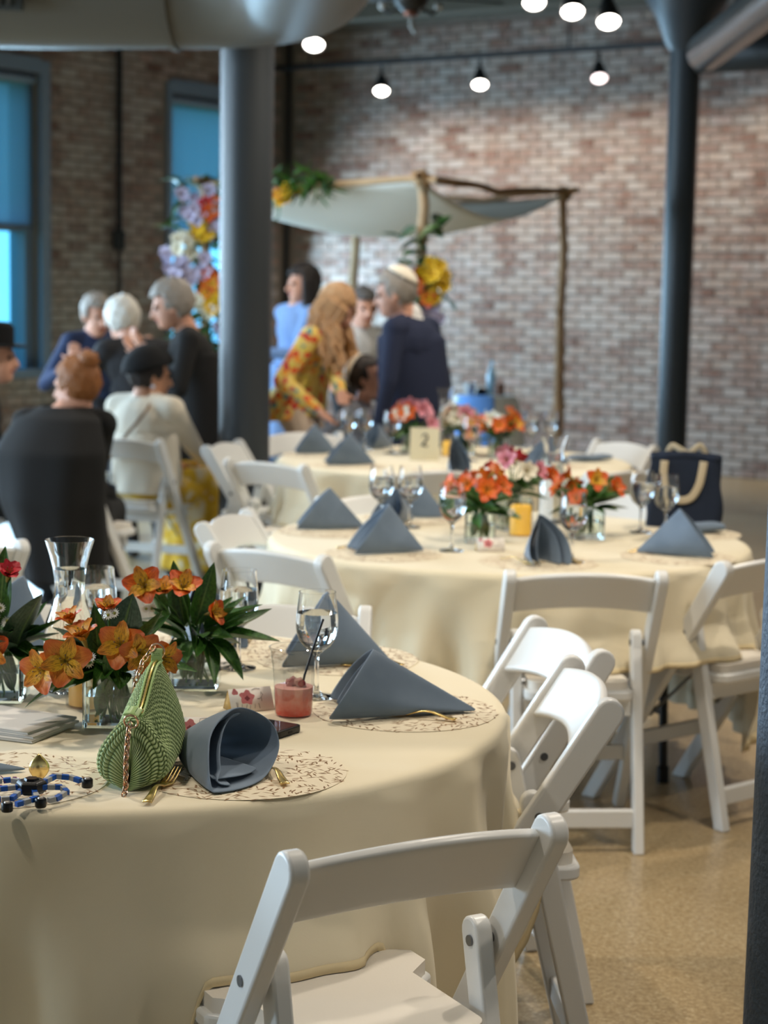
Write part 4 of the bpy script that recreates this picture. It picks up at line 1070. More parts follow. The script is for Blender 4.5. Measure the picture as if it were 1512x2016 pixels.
arrangement(C1, 0, 'square glass vase of orange alstroemeria directly behind the green handbag',
    rel(C1, [((-.583, 3.215, .862), (-.45, -1, .05), 'or', 1.05, 1), ((-.548, 3.205, .878), (.15, -1, .25), 'or', 1.15, 1), ((-.452, 3.23, .900), (-.1, -1, .45), 'or', 1.1, 1),
             ((-.424, 3.225, .892), (.45, -1, .1), 'or', 1.0, 1), ((-.392, 3.25, .880), (.8, -.7, .0), 'or', .95, .8), ((-.520, 3.24, .905), (-.3, -.3, 1), 'or', 1.0, .5), ((-.488, 3.30, .945), (0, -.3, 1), 'deep', .8, .4), ((-.548, 3.27, .93), (-.3, -.2, 1), 'deep', .8, .45)]),
    [(Vector((.010, -.055, .085)), (.06, -.30, 1), .105, 0), (Vector((-.02, -.02, .10)), (-.05, -.1, 1), .12, 0), (Vector((-.04, -.03, .09)), (-1, -.35, -.12), .12, 1), (Vector((.02, .0, .11)), (.7, -.2, .8), .12, 2), (Vector((.0, .0, .11)), (-.8, .1, .7), .11, 0),
     (Vector((.0, .02, .11)), (.25, .2, 1), .125, 3), (Vector((.03, .0, .10)), (1, -.1, .25), .12, 1), (Vector((-.03, .02, .10)), (-1, .2, .5), .12, 0), (Vector((.0, -.03, .10)), (.3, -.8, -.1), .08, 0), (Vector((-.02, -.03, .10)), (-.6, -.8, .05), .09, 0)],
    [(-.03, -.07, .128), (-.002, -.03, .20), (.055, -.06, .115)], 1, rnd=24)
C2 = Vector((-.365, 3.620, ZT + .0006))
arrangement(C2, 0, 'vase of orange alstroemeria behind the handbag flowers, long leaves reaching right',
    rel(C2, [((-.455, 3.56, .952), (-.1, -1, .5), 'deep', 1.05, .85), ((-.385, 3.57, .945), (.2, -.7, .8), 'deep', 1.0, .6), ((-.335, 3.58, .900), (.8, -.5, .3), 'deep', .8, .5), ((-.425, 3.60, .93), (0, -.5, 1), 'or', .9, .5)]),
    [(Vector((.02, -.01, .11)), (.85, -.15, .55), .13, 0), (Vector((.02, -.02, .10)), (1, -.1, .08), .15, 0), (Vector((.03, -.03, .10)), (.75, -.6, -.35), .11, 1), (Vector((.02, -.04, .10)), (.45, -.8, -.5), .10, 1), (Vector((-.02, 0, .12)), (-.2, 0, 1), .13, 0), (Vector((-.05, 0, .12)), (-.5, -.1, 1), .12, 0), (Vector((.0, 0, .12)), (.3, 0, 1), .13, 0), (Vector((-.06, -.02, .14)), (-.25, -.3, 1), .09, 0), (Vector((.03, 0, .10)), (.9, .2, .3), .13, 2)],
    [(-.085, -.03, .165)], 2, rnd=22)
C3 = Vector((-.718, 3.485, ZT + .0006))
arrangement(C3, 0, 'square glass vase of mixed flowers with white asters cut by the left edge',
    rel(C3, [((-.725, 3.40, .856), (.1, -1, .1), 'deep', 1.1, 1), ((-.695, 3.44, .985), (.3, -.5, .9), 'red', .8, .4), ((-.76, 3.46, .93), (-.3, -.6, .6), 'deep', 1, .9), ((-.79, 3.48, .97), (-.5, -.4, .8), 'pink', 1, .8)]),
    [(Vector((.005, -.03, .14)), (.06, -.1, 1), .155, 0), (Vector((.035, -.03, .10)), (.35, -.15, 1), .125, 3), (Vector((.015, -.05, .10)), (.25, -.5, .8), .07, 3), (Vector((.04, -.02, .09)), (1, -.2, .2), .09, 0), (Vector((.03, -.03, .09)), (.8, -.5, -.1), .10, 1)],
    [(.008, -.05, .185), (-.01, -.05, .170), (.03, -.05, .150), (-.02, -.05, .20)], 3, rnd=20)
def rnd_flowers(seed, n, kinds, R, z0, z1, sz=1.25):
    r_ = random.Random(seed); out = []
    for i in range(n):
        a = 2 * PI * i / n + r_.uniform(-.3, .3); rr = R * r_.uniform(.45, 1); z = z1 - (z1 - z0) * (rr / R) ** 2 + r_.uniform(-.02, .02)
        out.append((Vector((rr * math.cos(a), rr * math.sin(a), z)), Vector((math.cos(a), math.sin(a) - .25, .55)), r_.choice(kinds), sz * r_.uniform(.85, 1.1), r_.uniform(.6, 1)))
    return out
def leaves(seed, n, R, z):
    r_ = random.Random(seed); return [(Vector((0, 0, z)), (math.cos(a), math.sin(a), r_.uniform(-.1, .9)), r_.uniform(.11, .15), r_.choice((0, 1, 2))) for a in [2 * PI * i / n + r_.uniform(-.2, .2) for i in range(n)]]
arrangement((.300, 5.83, ZT + .0006), 0, 'square vase of orange flowers at the left of the middle table centrepiece', rnd_flowers(4, 8, ('deep2', 'deep', 'deep2', 'or'), .085, .14, .215, 1.1), leaves(4, 9, .1, .10), [(0, -.03, .2), (.09, -.03, .09)], 4, rnd=16)
arrangement((.425, 6.14, ZT + .0006), .3, 'square vase of pink and crimson flowers at the back of the middle table centrepiece', rnd_flowers(5, 11, ('red', 'pink', 'deep2', 'pink', 'red', 'white'), .115, .15, .255, 1.05), leaves(5, 9, .1, .12), [(0, -.05, .22), (-.03, -.06, .2)], 5, rnd=10, H=.11)
arrangement((.648, 5.96, ZT + .0006), .2, 'square vase of coral flowers at the right of the middle table centrepiece', rnd_flowers(6, 8, ('deep2', 'deep', 'or', 'deep2'), .09, .13, .20, 1.05), leaves(6, 10, .1, .10), [(0, -.03, .19)], 6, rnd=16)
arrangement((.12, 8.97, ZT + .0006), 0, 'square vase of pink and orange flowers behind the number card on the farthest table', rnd_flowers(7, 12, ('pink', 'deep2', 'pink', 'white'), .11, .13, .225), leaves(7, 5, .1, .10), [(-.06, -.04, .20)], 7, True, rnd=8)
arrangement((.37, 8.99, ZT + .0006), .4, 'square vase of mixed orange and crimson flowers right of the number card', rnd_flowers(8, 12, ('pink', 'red', 'deep2', 'white', 'or'), .10, .12, .20), leaves(8, 5, .1, .10), [(0, -.05, .2)], 8, True, rnd=8)
arrangement((.535, 8.84, ZT + .0006), .1, 'square vase of orange flowers rightmost on the farthest table', rnd_flowers(9, 10, ('deep2', 'deep', 'deep2', 'white'), .105, .12, .20), leaves(9, 6, .1, .10), [(0, -.05, .19)], 9, True, rnd=9)

# ------------------------------------------------------------------ green crochet handbag
def bag():
    t = thing('handbag', 'green crochet handbag with a gold chain standing on the nearest table', 'handbag', (-.388, 2.862, ZT + .0006), -.10)
    k = N('green_crochet'); uv = k.n('UVMap'); sp = k.n('SeparateXYZ'); k.l(uv.outputs[0], sp.inputs[0]); tc = k.n('TexCoord')
    u = k.math('MULTIPLY', sp.outputs[0], 46 * 2 * PI); v = k.math('MULTIPLY', sp.outputs[1], 40 * 2 * PI)
    tw = k.math('ABSOLUTE', k.math('SINE', k.math('ADD', k.math('MULTIPLY', u, .5), k.math('MULTIPLY', k.math('SINE', k.math('MULTIPLY', v, .5)), 1.1))))
    rw = k.math('ABSOLUTE', k.math('SINE', k.math('MULTIPLY', v, .5)))
    hgt = k.math('MULTIPLY', tw, k.math('POWER', rw, .5))
    c = k.ramp(hgt, [(.05, rgb(70, 88, 46)), (.4, rgb(136, 158, 98)), (.9, rgb(184, 200, 146))])
    k.base(c, .8); k.bump(hgt, .6, .003); BAGM = k.m
    LTH = mat('pale_green_leather', rgb(160, 190, 122), .4)
    Lg = .205
    def prof(a):     # a along the bag, near end 0 to far end 1
        if a < .12: q = math.sqrt(max(0, 1 - ((.12 - a) / .12) ** 2))
        elif a > .9: q = math.sqrt(max(0, 1 - ((a - .9) / .1) ** 2))
        else: q = 1
        h = (.106 + .060 * ss(.12, .75, a)) * (.35 + .65 * q) ; w = (.112 + .022 * math.sin(PI * a)) * q
        return w, h
    def fn(u, v):
        a = v; w, h = prof(a)
        th = 2 * PI * u - PI / 2; c, s_ = math.cos(th), math.sin(th)
        zz = .5 + .5 * s_; nk = 1 - ss(.12, .5, a); wid = (1 - (.80 - .22 * nk) * zz ** (1.25 + 1.1 * nk)) * (1 if s_ > -.6 else (1 - .5 * ((-.6 - s_) / .4) ** 2))
        x = .5 * w * math.copysign(abs(c) ** .55, c) * wid; z = h * zz
        if s_ < -.8: z = max(z, 0)
        dent = .012 * math.exp(-((a - .26) / .10) ** 2) * math.exp(-((zz - .72) / .16) ** 2)
        x -= math.copysign(dent, x) if abs(x) > .001 else 0; z -= dent * .6
        bulge = .006 * math.sin(PI * zz) * math.sin(7 * a + 2)
        stx = abs(math.sin(u * 46 * PI + 1.1 * math.sin(v * 40 * PI))) * abs(math.sin(v * 40 * PI)) ** .5
        n_ = Vector((c * .9, 0, s_ * .4)) * (.0022 * stx + bulge * .3)
        y = a * Lg - (1 - zz) * .012 * (1 - a) * 1.5
        return Vector((x, y, max(.0005, z))) + n_ + Vector((0, -.0022 * stx * (1 - ss(0, .2, a)), 0)) * 1
    g = G(); g.grid(fn, 300, 220, True); b = g.build('crochet_body', BAGM, t, angle=85)
    # zip along the ridge
    zp = [Vector((.004, a * Lg, prof(a)[1] + .0025)) for a in [.15 + .70 * i / 24 for i in range(25)]]
    for dx, m, nm, r in ((0, GOLD, 'zip_teeth', .0022), (-.006, LTH, 'zip_edge', .0022), (.006, LTH, 'zip_edge', .0022)):
        g = G(); g.tube([p + Vector((dx, 0, -.001 if dx else .0006)) for p in zp], r, 8); g.build(nm, m, t)
    g = G(); g.box((0, 0, 0), (.007, .012, .005)); g.build('zip_pull', GOLD, t, loc=zp[1] + Vector((.004, 0, .004)), bevel=.0015)
    # leather tabs with rings
    def tab(c, d, L_, w_, nm='leather_tab'):
        M = frame(c, d, (0, -.4, 1)); g = G(); g.grid(lambda u, v: ((u - .5) * L_, (v - .5) * w_, .004 * math.sin(PI * u) + .0015), 10, 4, M=M, uv=False); o = g.build(nm, LTH, t, solid=.004, bevel=.0012)
        for s_ in (-.25, .25):
            for q in range(3): g = G(); g.tube([M @ Vector((s_ * L_, (q - 1) * .004 - .0015, .0085)), M @ Vector((s_ * L_, (q - 1) * .004 + .0015, .0085))], .0005, 5); g.build('stitch', mat('dark_green_thread', rgb(80, 104, 60), .7), o)
    topn = Vector((0, .018, .113)); topf = Vector((.003, .178, .166))
    tab(topn + Vector((0, -.004, .002)), (.9, -.1, -.15), .024, .022); tab(topf + Vector((0, -.006, .004)), (0, .25, 1), .036, .018)
    def torus(c, nrm, R, r, nm, m, par):
        M = axis_frame(c, nrm); g = G(); g.tube([M @ Vector((R * math.cos(a), R * math.sin(a), 0)) for a in [2 * PI * i / 20 for i in range(21)]], r, 8, caps=False); return g.build(nm, m, par)
    torus(topn + Vector((0, -.016, -.008)), (0, 1, .3), .011, .0017, 'tab_ring', ROSE, t); torus(topf + Vector((0, -.004, .018)), (.2, 1, .1), .012, .0017, 'tab_ring', ROSE, t)
    # chain links
    g = G(); g.tube([(.0052 * math.cos(a) * 1.35, .0042 * math.sin(a), 0) for a in [2 * PI * i / 14 for i in range(15)]], .0014, 6, caps=False); lm = g.mesh('chain_link'); lm.materials.append(ROSE)
    p0 = topn + Vector((0, -.027, -.012)); pts = [p0, Vector((.0, -.022, .08)), Vector((0, -.032, .045)), Vector((.001, -.036, .012)), Vector((.001, -.045, .003))]
    def chain(pts, n):
        acc = [0]
        for a, b2 in zip(pts, pts[1:]): acc.append(acc[-1] + (b2 - a).length)
        for i in range(n):
            s_ = acc[-1] * i / max(1, n - 1); k_ = max(j for j in range(len(acc) - 1) if acc[j] <= s_ + 1e-9); f = (s_ - acc[k_]) / max(1e-6, acc[k_ + 1] - acc[k_])
            p = pts[k_].lerp(pts[k_ + 1], min(1, f)); d = pts[k_ + 1] - pts[k_]
            mk_obj('chain_link', lm, t, frame(p, d, (0, -1, .2)) @ Matrix.Rotation(PI / 2 * (i % 2) + .4, 4, 'X'))
    chain(pts, 15); q0 = topf + Vector((-.008, -.006, .022)); chain([q0, q0 + Vector((-.014, -.012, -.022)), q0 + Vector((-.020, -.030, -.048)), q0 + Vector((-.022, -.034, -.066))], 9)
    # fringed edge at the base, right side
    FR = mat('pale_fringe', rgb(206, 198, 190), .9)
    g = G(); r_ = random.Random(2)
    for i in range(60):
        y = .06 + .13 * i / 60; x = .5 * prof(y / Lg)[0] * .98; g.tube([(x, y, .008), (x + r_.uniform(.006, .012), y + r_.uniform(-.004, .004), .0035), (x + r_.uniform(.010, .016), y + r_.uniform(-.008, .006), .0012)], .0009, 4)
    tag(g.build('fringe', FR, t), kind='stuff')
bag()

# ------------------------------------------------------------------ bead toy
def toy():
    t = thing('bead_toy', 'blue and grey jointed bead toy with black wheels lying at the left edge', 'toy', (-.528, 2.785, ZT + .0008), 0); t.scale = (1.32, 1.32, 1.32)
    BLUE = mat('blue_toy_plastic', rgb(22, 88, 178), .35); GREY = mat('grey_toy_plastic', rgb(164, 166, 168), .4); WCAP = mat('wheel_cap', rgb(210, 200, 190), .3, .5)
    g = G(); g.lathe([(0, .007), (.013, .007), (.018, .012), (.018, .020), (.015, .023), (0, .023)], 6); g.build('hub', BLACKPL, t, smooth=False, bevel=.001)
    g = G(); g.lathe([(0, .023), (.009, .023), (.008, .0255), (0, .0255)], 6); g.build('hub_cap', mat('hub_gloss', rgb(26, 26, 28), .2), t, smooth=False)
    def bead(m, nm):
        g = G(); g.box((0, 0, 0), (.0084, .0058, .0056)); me = g.mesh(nm); me.materials.append(m); return me
    bb, bg_ = bead(BLUE, 'bead'), bead(GREY, 'bead')
    g = G(); g.lathe([(0, -.0052), (.0058, -.0052), (.0066, -.004), (.0066, .004), (.0058, .0052), (0, .0052)], 20); wm = g.mesh('wheel'); wm.materials.append(BLACKPL)
    g = G(); g.lathe([(0, .0052), (.0032, .0052), (.0028, .0062), (0, .0064)], 14); cm = g.mesh('wheel_cap'); cm.materials.append(WCAP)
    arms = [[(.012, .010, .018), (.022, .030, .020), (.040, .032, .018), (.056, .022, .016)], [(.014, -.004, .016), (.034, .004, .014), (.042, -.010, .012), (.034, -.024, .009), (.022, -.036, .008)],
            [(.006, -.016, .013), (.012, -.030, .010), (.0, -.044, .009), (-.012, -.056, .008)], [(-.010, -.012, .013), (-.016, -.034, .010), (-.034, -.036, .009), (-.052, -.034, .008)],
            [(-.014, -.002, .015), (-.034, -.008, .014), (-.052, -.018, .011), (-.066, -.030, .008)], [(-.012, .012, .017), (-.030, .016, .018), (-.052, .012, .016), (-.070, .010, .012)]]
    for pts in arms:
        pts = [Vector(p) for p in pts]; acc = [0]
        for a, b2 in zip(pts, pts[1:]): acc.append(acc[-1] + (b2 - a).length)
        n = int(acc[-1] / .0085)
        for i in range(n + 1):
            s_ = acc[-1] * i / n; k_ = max(j for j in range(len(acc) - 1) if acc[j] <= s_ + 1e-9); f = (s_ - acc[k_]) / (acc[k_ + 1] - acc[k_]); p = pts[k_].lerp(pts[k_ + 1], min(1, f)); d = pts[k_ + 1] - pts[k_]
            if i == n:
                w = mk_obj('wheel', wm, t, Matrix.Translation(p + d.normalized() * .006)); mk_obj('wheel_cap', cm, w, Matrix.Identity(4))
            else: mk_obj('bead', bb if i % 2 == 0 else bg_, t, frame(p, d))
        g = G(); g.tube([Vector((0, 0, .015)), pts[0]], .004, 8); g.build('hub_arm', BLACKPL, t)
toy()
PURP = mat('purple_foil', rgb(120, 50, 120), .3, .5)
g = G(); r_ = random.Random(8)
for i in range(14):
    a = r_.uniform(0, 6); g.box((r_.uniform(-.03, .03), r_.uniform(-.01, .015), .002 + r_.uniform(0, .012)), (.006, .005, .001), M=Matrix.Rotation(a, 4, (r_.random(), r_.random(), 1)))
o = g.build('foil_wrapper', PURP, loc=(-.575, 2.83, ZT + .006), smooth=False); tag(o, 'scrap of crinkled purple foil behind the bead toy', 'wrapper')

# ------------------------------------------------------------------ navy tote on the middle table
def tote():
    t = thing('tote_bag', 'navy canvas tote with beige handles standing at the far right of the middle table', 'tote bag', (1.015, 6.33, ZT + .0006), -.12)
    NAVY = mat('navy_canvas', rgb(32, 42, 60), .9, bump=.2, bscale=500); BEI = mat('beige_webbing', rgb(206, 190, 160), .85, bump=.15, bscale=400)
    def fn(u, v):
        a = 2 * PI * u; z = .248 * v; w = .124 - .004 * v + .004 * math.sin(5 * v); d = .055 * (1 - .55 * v)
        c, s_ = math.cos(a), math.sin(a); x = w * math.copysign(abs(c) ** .35, c); y = d * math.copysign(abs(s_) ** .45, s_)
        return (x + .004 * math.sin(9 * v + 3 * s_), y + .006 * math.sin(4 * x * 20 + 3 * v) * v, z + .006 * v * math.cos(x * 22))
    g = G(); g.grid(fn, 56, 18, True, uv=False); n = 56; g.f.append(tuple(range(n))); g.m.append(0); g.u.append(None); g.build('canvas_body', NAVY, t, solid=.003, angle=60)
    g = G(); g.grid(lambda u, v: Vector(fn(u, .90 + .09 * v)) * 1.008 + Vector((0, 0, -.0015)), 56, 2, True, uv=False); g.build('top_hem', NAVY, t, solid=.003)
    g = G(); pts = [(-.070, -.042, .222), (-.072, -.047, .17), (-.058, -.052, .12), (-.02, -.055, .092), (.02, -.055, .100), (.045, -.052, .14), (.056, -.046, .19), (.060, -.042, .222)]
    P_ = [Vector(p) for p in pts]
    def strap(pts, w=.013):
        g = G(); n = 40
        def at_(s_):
            x = s_ * (len(pts) - 1); i = min(int(x), len(pts) - 2); f = x - i; p0, p1, p2, p3 = pts[max(0, i - 1)], pts[i], pts[i + 1], pts[min(len(pts) - 1, i + 2)]
            return .5 * ((2 * p1) + (p2 - p0) * f + (2 * p0 - 5 * p1 + 4 * p2 - p3) * f * f + (3 * p1 - p0 - 3 * p2 + p3) * f ** 3)
        def fs(u, v):
            p = at_(v); d = (at_(min(1, v + .01)) - at_(max(0, v - .01))).normalized(); e = d.cross(Vector((0, -1, 0))).normalized(); return p + e * ((u - .5) * 2 * w)
        g.grid(fs, 3, n, uv=False); g.build('handle', BEI, t, solid=.003)
    strap(P_); strap([Vector(p) for p in [(-.06, .022, .24), (-.045, .02, .268), (-.02, .015, .258), (.01, .012, .244), (.03, .014, .258), (.05, .018, .270), (.07, .022, .240)]], .010)
tote()

# ------------------------------------------------------------------ canopy of branches
BARK = mat('pale_birch', rgb(176, 150, 118), .8, bump=.5, bscale=14, var=.25, vscale=6); BARKD = mat('brown_branch', rgb(162, 128, 94), .85, bump=.5, bscale=16, var=.3, vscale=8)
SHEET = mat('white_canopy_cloth', rgb(226, 222, 212), .8)
def canopy():
    t = thing('wedding_canopy', 'white cloth canopy stretched over four birch poles before the brick wall', 'canopy')
    A, B_, C_, D_ = Vector((.21, 12.0, 0)), Vector((1.235, 13.49, 0)), Vector((-1.26, 13.0, 0)), Vector((-.26, 14.5, 0)); Hh = 2.22
    def pole(p, r, m, seed, h=Hh + .05):
        r_ = random.Random(seed); pts = [p + Vector((r_.uniform(-.012, .012), r_.uniform(-.012, .012), h * k / 10)) for k in range(11)]; pts[0].x, pts[0].y = p.x, p.y
        g = G(); g.tube(pts, [r * (1.15 - .03 * k) * r_.uniform(.92, 1.08) for k in range(11)], 12); o = g.build('pole', m, t)
        for k in (3, 6, 8):
            a = r_.uniform(0, 6); g = G(); g.tube([pts[k], pts[k] + Vector((.05 * math.cos(a), .05 * math.sin(a), .03))], [r * .5, r * .3], 8); g.build('branch_stub', m, o)
    pole(A, .040, BARK, 1); pole(B_, .034, BARKD, 2); pole(C_, .034, BARKD, 3); pole(D_, .040, BARK, 4)
    for i, (p, q) in enumerate(((A, B_), (A, C_), (C_, D_), (B_, D_))):
        r_ = random.Random(20 + i); d = q - p; pts = [p - d * .06 + d * (1.12 * k / 8) + Vector((0, 0, Hh + r_.uniform(-.02, .025) - .03 * math.sin(PI * k / 8))) for k in range(9)]
        g = G(); g.tube(pts, [.026 * r_.uniform(.8, 1.1) for k in range(9)], 10); g.build('cross_branch', BARKD if i != 1 else BARK, t)
    def fn(u, v):
        p = A.lerp(B_, u).lerp(C_.lerp(D_, u), v); z = Hh - .02 - .22 * (1 - (2 * u - 1) ** 2) * (.85 + .15 * (1 - (2 * v - 1) ** 2)) - .10 * (1 - (2 * v - 1) ** 2) * (.25 + .75 * (1 - (2 * u - 1) ** 2)); p.z = z + .008 * math.sin(9 * u + 4 * v); return p
    g = G(); g.grid(fn, 28, 28, uv=False); g.build('cloth', SHEET, t, solid=.003)
    for p in (A, B_, C_, D_):
        g = G(); g.tube([p + Vector((0, 0, Hh - .05)), p + Vector((0, 0, Hh + .03))], .050, 12); g.build('twine_binding', mat('twine', rgb(150, 120, 84), .9), t)
canopy()
def cluster(name, label, loc, blobs, leavesn, seed, spread, group=None, lscale=.16):
    r_ = random.Random(seed); t = thing(name, label, 'flowers', loc, 0, group)
    for (x, y, z), kind, sz in blobs: flower(t, (x, y, z), (x * .6 + r_.uniform(-.3, .3), -1, r_.uniform(-.1, .5)), kind, sz, r_.uniform(0, 1), 1)
    for i in range(leavesn):
        a = r_.uniform(0, 2 * PI); p = Vector((r_.uniform(-1, 1) * spread[0], r_.uniform(-1, 1) * spread[1], r_.uniform(*spread[2])))
        leaf(t, p, (math.cos(a), math.sin(a) * .7, r_.uniform(-.6, .8)), r_.uniform(.7, 1.3) * lscale, r_.choice((0, 1, 2, 3)), r_.uniform(-.8, .8))
    return t
# flowers tied to the near pole
bl = []; r_ = random.Random(31)
for i in range(34):
    a = r_.uniform(0, 6.28); rr = r_.uniform(0, 1) ** .6; bl.append(((.05 + .12 * rr * math.cos(a), -.05 - .06 * r_.random(), .02 + .13 * rr * math.sin(a)), r_.choice(('yel', 'yel', 'yel', 'yel', 'deep2')) if math.cos(a) > -.75 else 'deep2', r_.uniform(1.0, 1.5)))
for i in range(16): bl.append(((.07 + r_.uniform(-.06, .08), -.06, -.17 + r_.uniform(-.10, .03)), 'lil', r_.uniform(.9, 1.2)))
cluster('pole_flowers', 'yellow and lilac flowers tied to the near canopy pole behind the man in navy', (.21, 11.96, 1.57), bl, 60, 5, (.14, .06, (-.2, .36)), None, .15)
# flower column on the left pole
bl = []; r_ = random.Random(32)
def puff(cx, cz, kind, n, sp, s0=1.1):
    for i in range(n): bl.append(((cx + r_.uniform(-sp, sp), -.09 - r_.uniform(0, .08), cz + r_.uniform(-sp, sp)), kind, s0 * r_.uniform(.8, 1.2)))
puff(-.03, .53, 'lil', 14, .11, 1.2); puff(.10, .45, 'lil', 12, .10, 1.2); puff(.05, .53, 'red', 2, .03, 1.3); puff(.05, .515, 'deep2', 5, .03, 1.5); puff(-.01, .37, 'yel', 8, .05, 1.3); puff(-.12, .27, 'white', 14, .07, 1.1); puff(-.18, .13, 'lil', 14, .08, 1.2); puff(-.05, .10, 'lil', 12, .08, 1.2)
puff(.07, .05, 'deep2', 8, .05, 1.2); puff(.12, -.09, 'yel', 12, .07, 1.4); puff(.05, -.04, 'deep', 6, .06, 1.2); puff(.02, -.17, 'white', 7, .06, 1.1); puff(.16, -.32, 'lil', 8, .07, 1); puff(-.08, -.1, 'white', 6, .07, 1)
cluster('pole_flowers', 'tall column of lilac, orange and yellow flowers left of the thick grey column', (-1.26, 12.97, 1.53), bl, 170, 6, (.17, .07, (-.5, .72)), None, .16)
# garland on the left cross branch
r_ = random.Random(33); bl = []
for i in range(10):
    q = r_.random(); bl.append(((-.15 + .22 * q + r_.uniform(-.03, .03), -.05, -.05 - .10 * r_.random()), r_.choice(('yel', 'or', 'yel')), 1.0))
t = thing('leaf_garland', 'green leafy garland draped along the left edge of the canopy', 'garland', (-.66, 12.53, 2.23))
d = Vector((1.47, -1.0, 0)).normalized()
for i in range(150):
    q = r_.uniform(-.5, .35); drop = -.16 * r_.random() ** 2 * (1.4 if q < -.05 else .8)
    p = d * q + Vector((r_.uniform(-.03, .03), -.05, drop + .05 * r_.random())); a = r_.uniform(0, 6.28); leaf(t, p, (math.cos(a), -.4, math.sin(a) - .4), r_.uniform(.07, .14), r_.choice((0, 1, 2)), a)
for (x, y, z), k, s_ in bl: flower(t, (x, y, z), (0, -1, .2), k, s_, 0, 1)
g = G(); g.tube([d * -.5, d * -.2 + Vector((0, -.02, -.03)), d * .1 + Vector((0, -.02, .0)), d * .36], .010, 8); g.build('vine', STEM, t)

# small table under the canopy with bottle, cups
t = thing('side_table', 'small round side table below the white cloth under the canopy', 'table', (.735, 14.0, 0))
g = G(); g.lathe([(0, .725), (.235, .725), (.235, .748), (0, .748)], 32); g.build('tabletop', WHITE, t); g = G(); g.lathe([(0, 0), (.17, 0), (.16, .02), (.03, .05), (.025, .725), (0, .725)], 24); g.build('pedestal', BLACK, t)
g = G()
def fnc(u, v):
    a = 2 * PI * u
    if v < .3: r, z = .242 * v / .3, .7505
    else: d_ = (v - .3) / .7; r = .242 + .008 + (.05 + .02 * math.sin(9 * a)) * d_; z = .750 - .36 * d_
    return (r * math.cos(a), r * math.sin(a), z)
g.grid(fnc, 72, 14, True, uv=False); o = g.build('tablecloth', mat('white_linen', rgb(222, 220, 214), .85), loc=(.735, 14.0, .0), solid=.002); tag(o, 'white cloth over the small side table under the canopy', 'tablecloth')
t2 = g = G()
g.grid(lambda u, v: ((.262 + .016 * math.sin(8 * u) * max(0, v - .25) + .05 * max(0, v - .30)) * math.cos(-2.5 + 1.15 * u) if v > .25 else .254 * (v / .25) * math.cos(-2.5 + 1.15 * u),
                     (.262 + .016 * math.sin(8 * u) * max(0, v - .25) + .05 * max(0, v - .30)) * math.sin(-2.5 + 1.15 * u) if v > .25 else .254 * (v / .25) * math.sin(-2.5 + 1.15 * u), .7545 - (0 if v < .25 else .37 * (v - .25) / .75)), 20, 16, uv=False)
o = g.build('blue_cloth', mat('sky_blue_cloth', rgb(110, 160, 230), .8), loc=(.735, 14.0, 0), solid=.002); tag(o, 'sky-blue cloth hanging over the left of the small side table', 'cloth')
o = G().lathe([(0, 0), (.034, 0), (.036, .01), (.036, .13), (.030, .16), (.013, .20), (.012, .25), (.015, .255), (0, .255)], 24).build('bottle', mat('pale_blue_bottle', rgb(160, 196, 214), .1, trans=.4), loc=(.78, 14.0, .757)); tag(o, 'pale blue bottle standing on the small side table', 'bottle')
o = G().lathe([(0, 0), (.03, 0), (.04, .03), (.045, .09), (.042, .09), (.036, .03), (0, .01)], 24).build('bowl', mat('grey_bowl', rgb(190, 196, 200), .3, .6), loc=(.62, 13.95, .757)); tag(o, 'pale cup on the blue side of the small side table', 'cup')
o = G().lathe([(0, 0), (.04, 0), (.045, .02), (.03, .05), (0, .055)], 20).build('dark_bowl', BLACKPL, loc=(.705, 13.98, .757)); tag(o, 'small black bowl in the middle of the small side table', 'bowl')
o = G().lathe([(0, 0), (.04, 0), (.04, .08), (.035, .085), (0, .085)], 20).build('brown_jar', mat('brown_jar', rgb(120, 84, 66), .4), loc=(.84, 13.97, .757)); tag(o, 'brown jar at the right of the small side table', 'jar')

# ------------------------------------------------------------------ people
SKIN = mat('skin_fair', rgb(214, 160, 136), .55, var=.06, vscale=12); SKIN2 = mat('skin_tan', rgb(200, 146, 116), .55, var=.06, vscale=12)
EYE_ = mat('eye_dark', rgb(40, 30, 28), .2); LIPS = mat('lips', rgb(176, 96, 90), .5)
SHOE = mat('black_shoe', rgb(20, 19, 19), .4)
BLK = mat('black_cloth', rgb(20, 20, 21), .9); SUITB = mat('charcoal_suit', rgb(38, 38, 42), .85); NAVYS = mat('navy_suit', rgb(34, 42, 68), .85)
SWEAT = mat('cream_sweater', rgb(226, 216, 198), .9, bump=.3, bscale=120); BEIGE = mat('beige_trousers', rgb(196, 176, 156), .85); GREYS = mat('pale_grey_shirt', rgb(176, 180, 190), .85)
BLUED = mat('blue_dress', rgb(120, 152, 200), .8); LACE = mat('white_grey_patterned', rgb(200, 200, 200), .85, var=.35, vscale=60); MAROON = mat('dark_trousers', rgb(26, 30, 46), .85)
def floral():
    k = N('floral_blouse'); g = k.n('TexCoord'); v = k.n('TexVoronoi'); v.inputs['Scale'].default_value = 30; k.l(g.outputs['Object'], v.inputs['Vector'])
    sp = k.n('SeparateColor'); k.l(v.outputs['Color'], sp.inputs[0])
    c = k.ramp(sp.outputs[0], [(0, rgb(226, 190, 90)), (.22, rgb(220, 84, 40)), (.40, rgb(232, 200, 110)), (.55, rgb(84, 140, 140)), (.66, rgb(236, 150, 50)), (.8, rgb(214, 190, 84)), (.92, rgb(200, 60, 60))], 'CONSTANT')
    m = k.math('GREATER_THAN', v.outputs['Distance'], .62); c = k.mix(m, c, rgb(224, 196, 110)); k.base(c, .8); return k.m
FLORAL = floral()
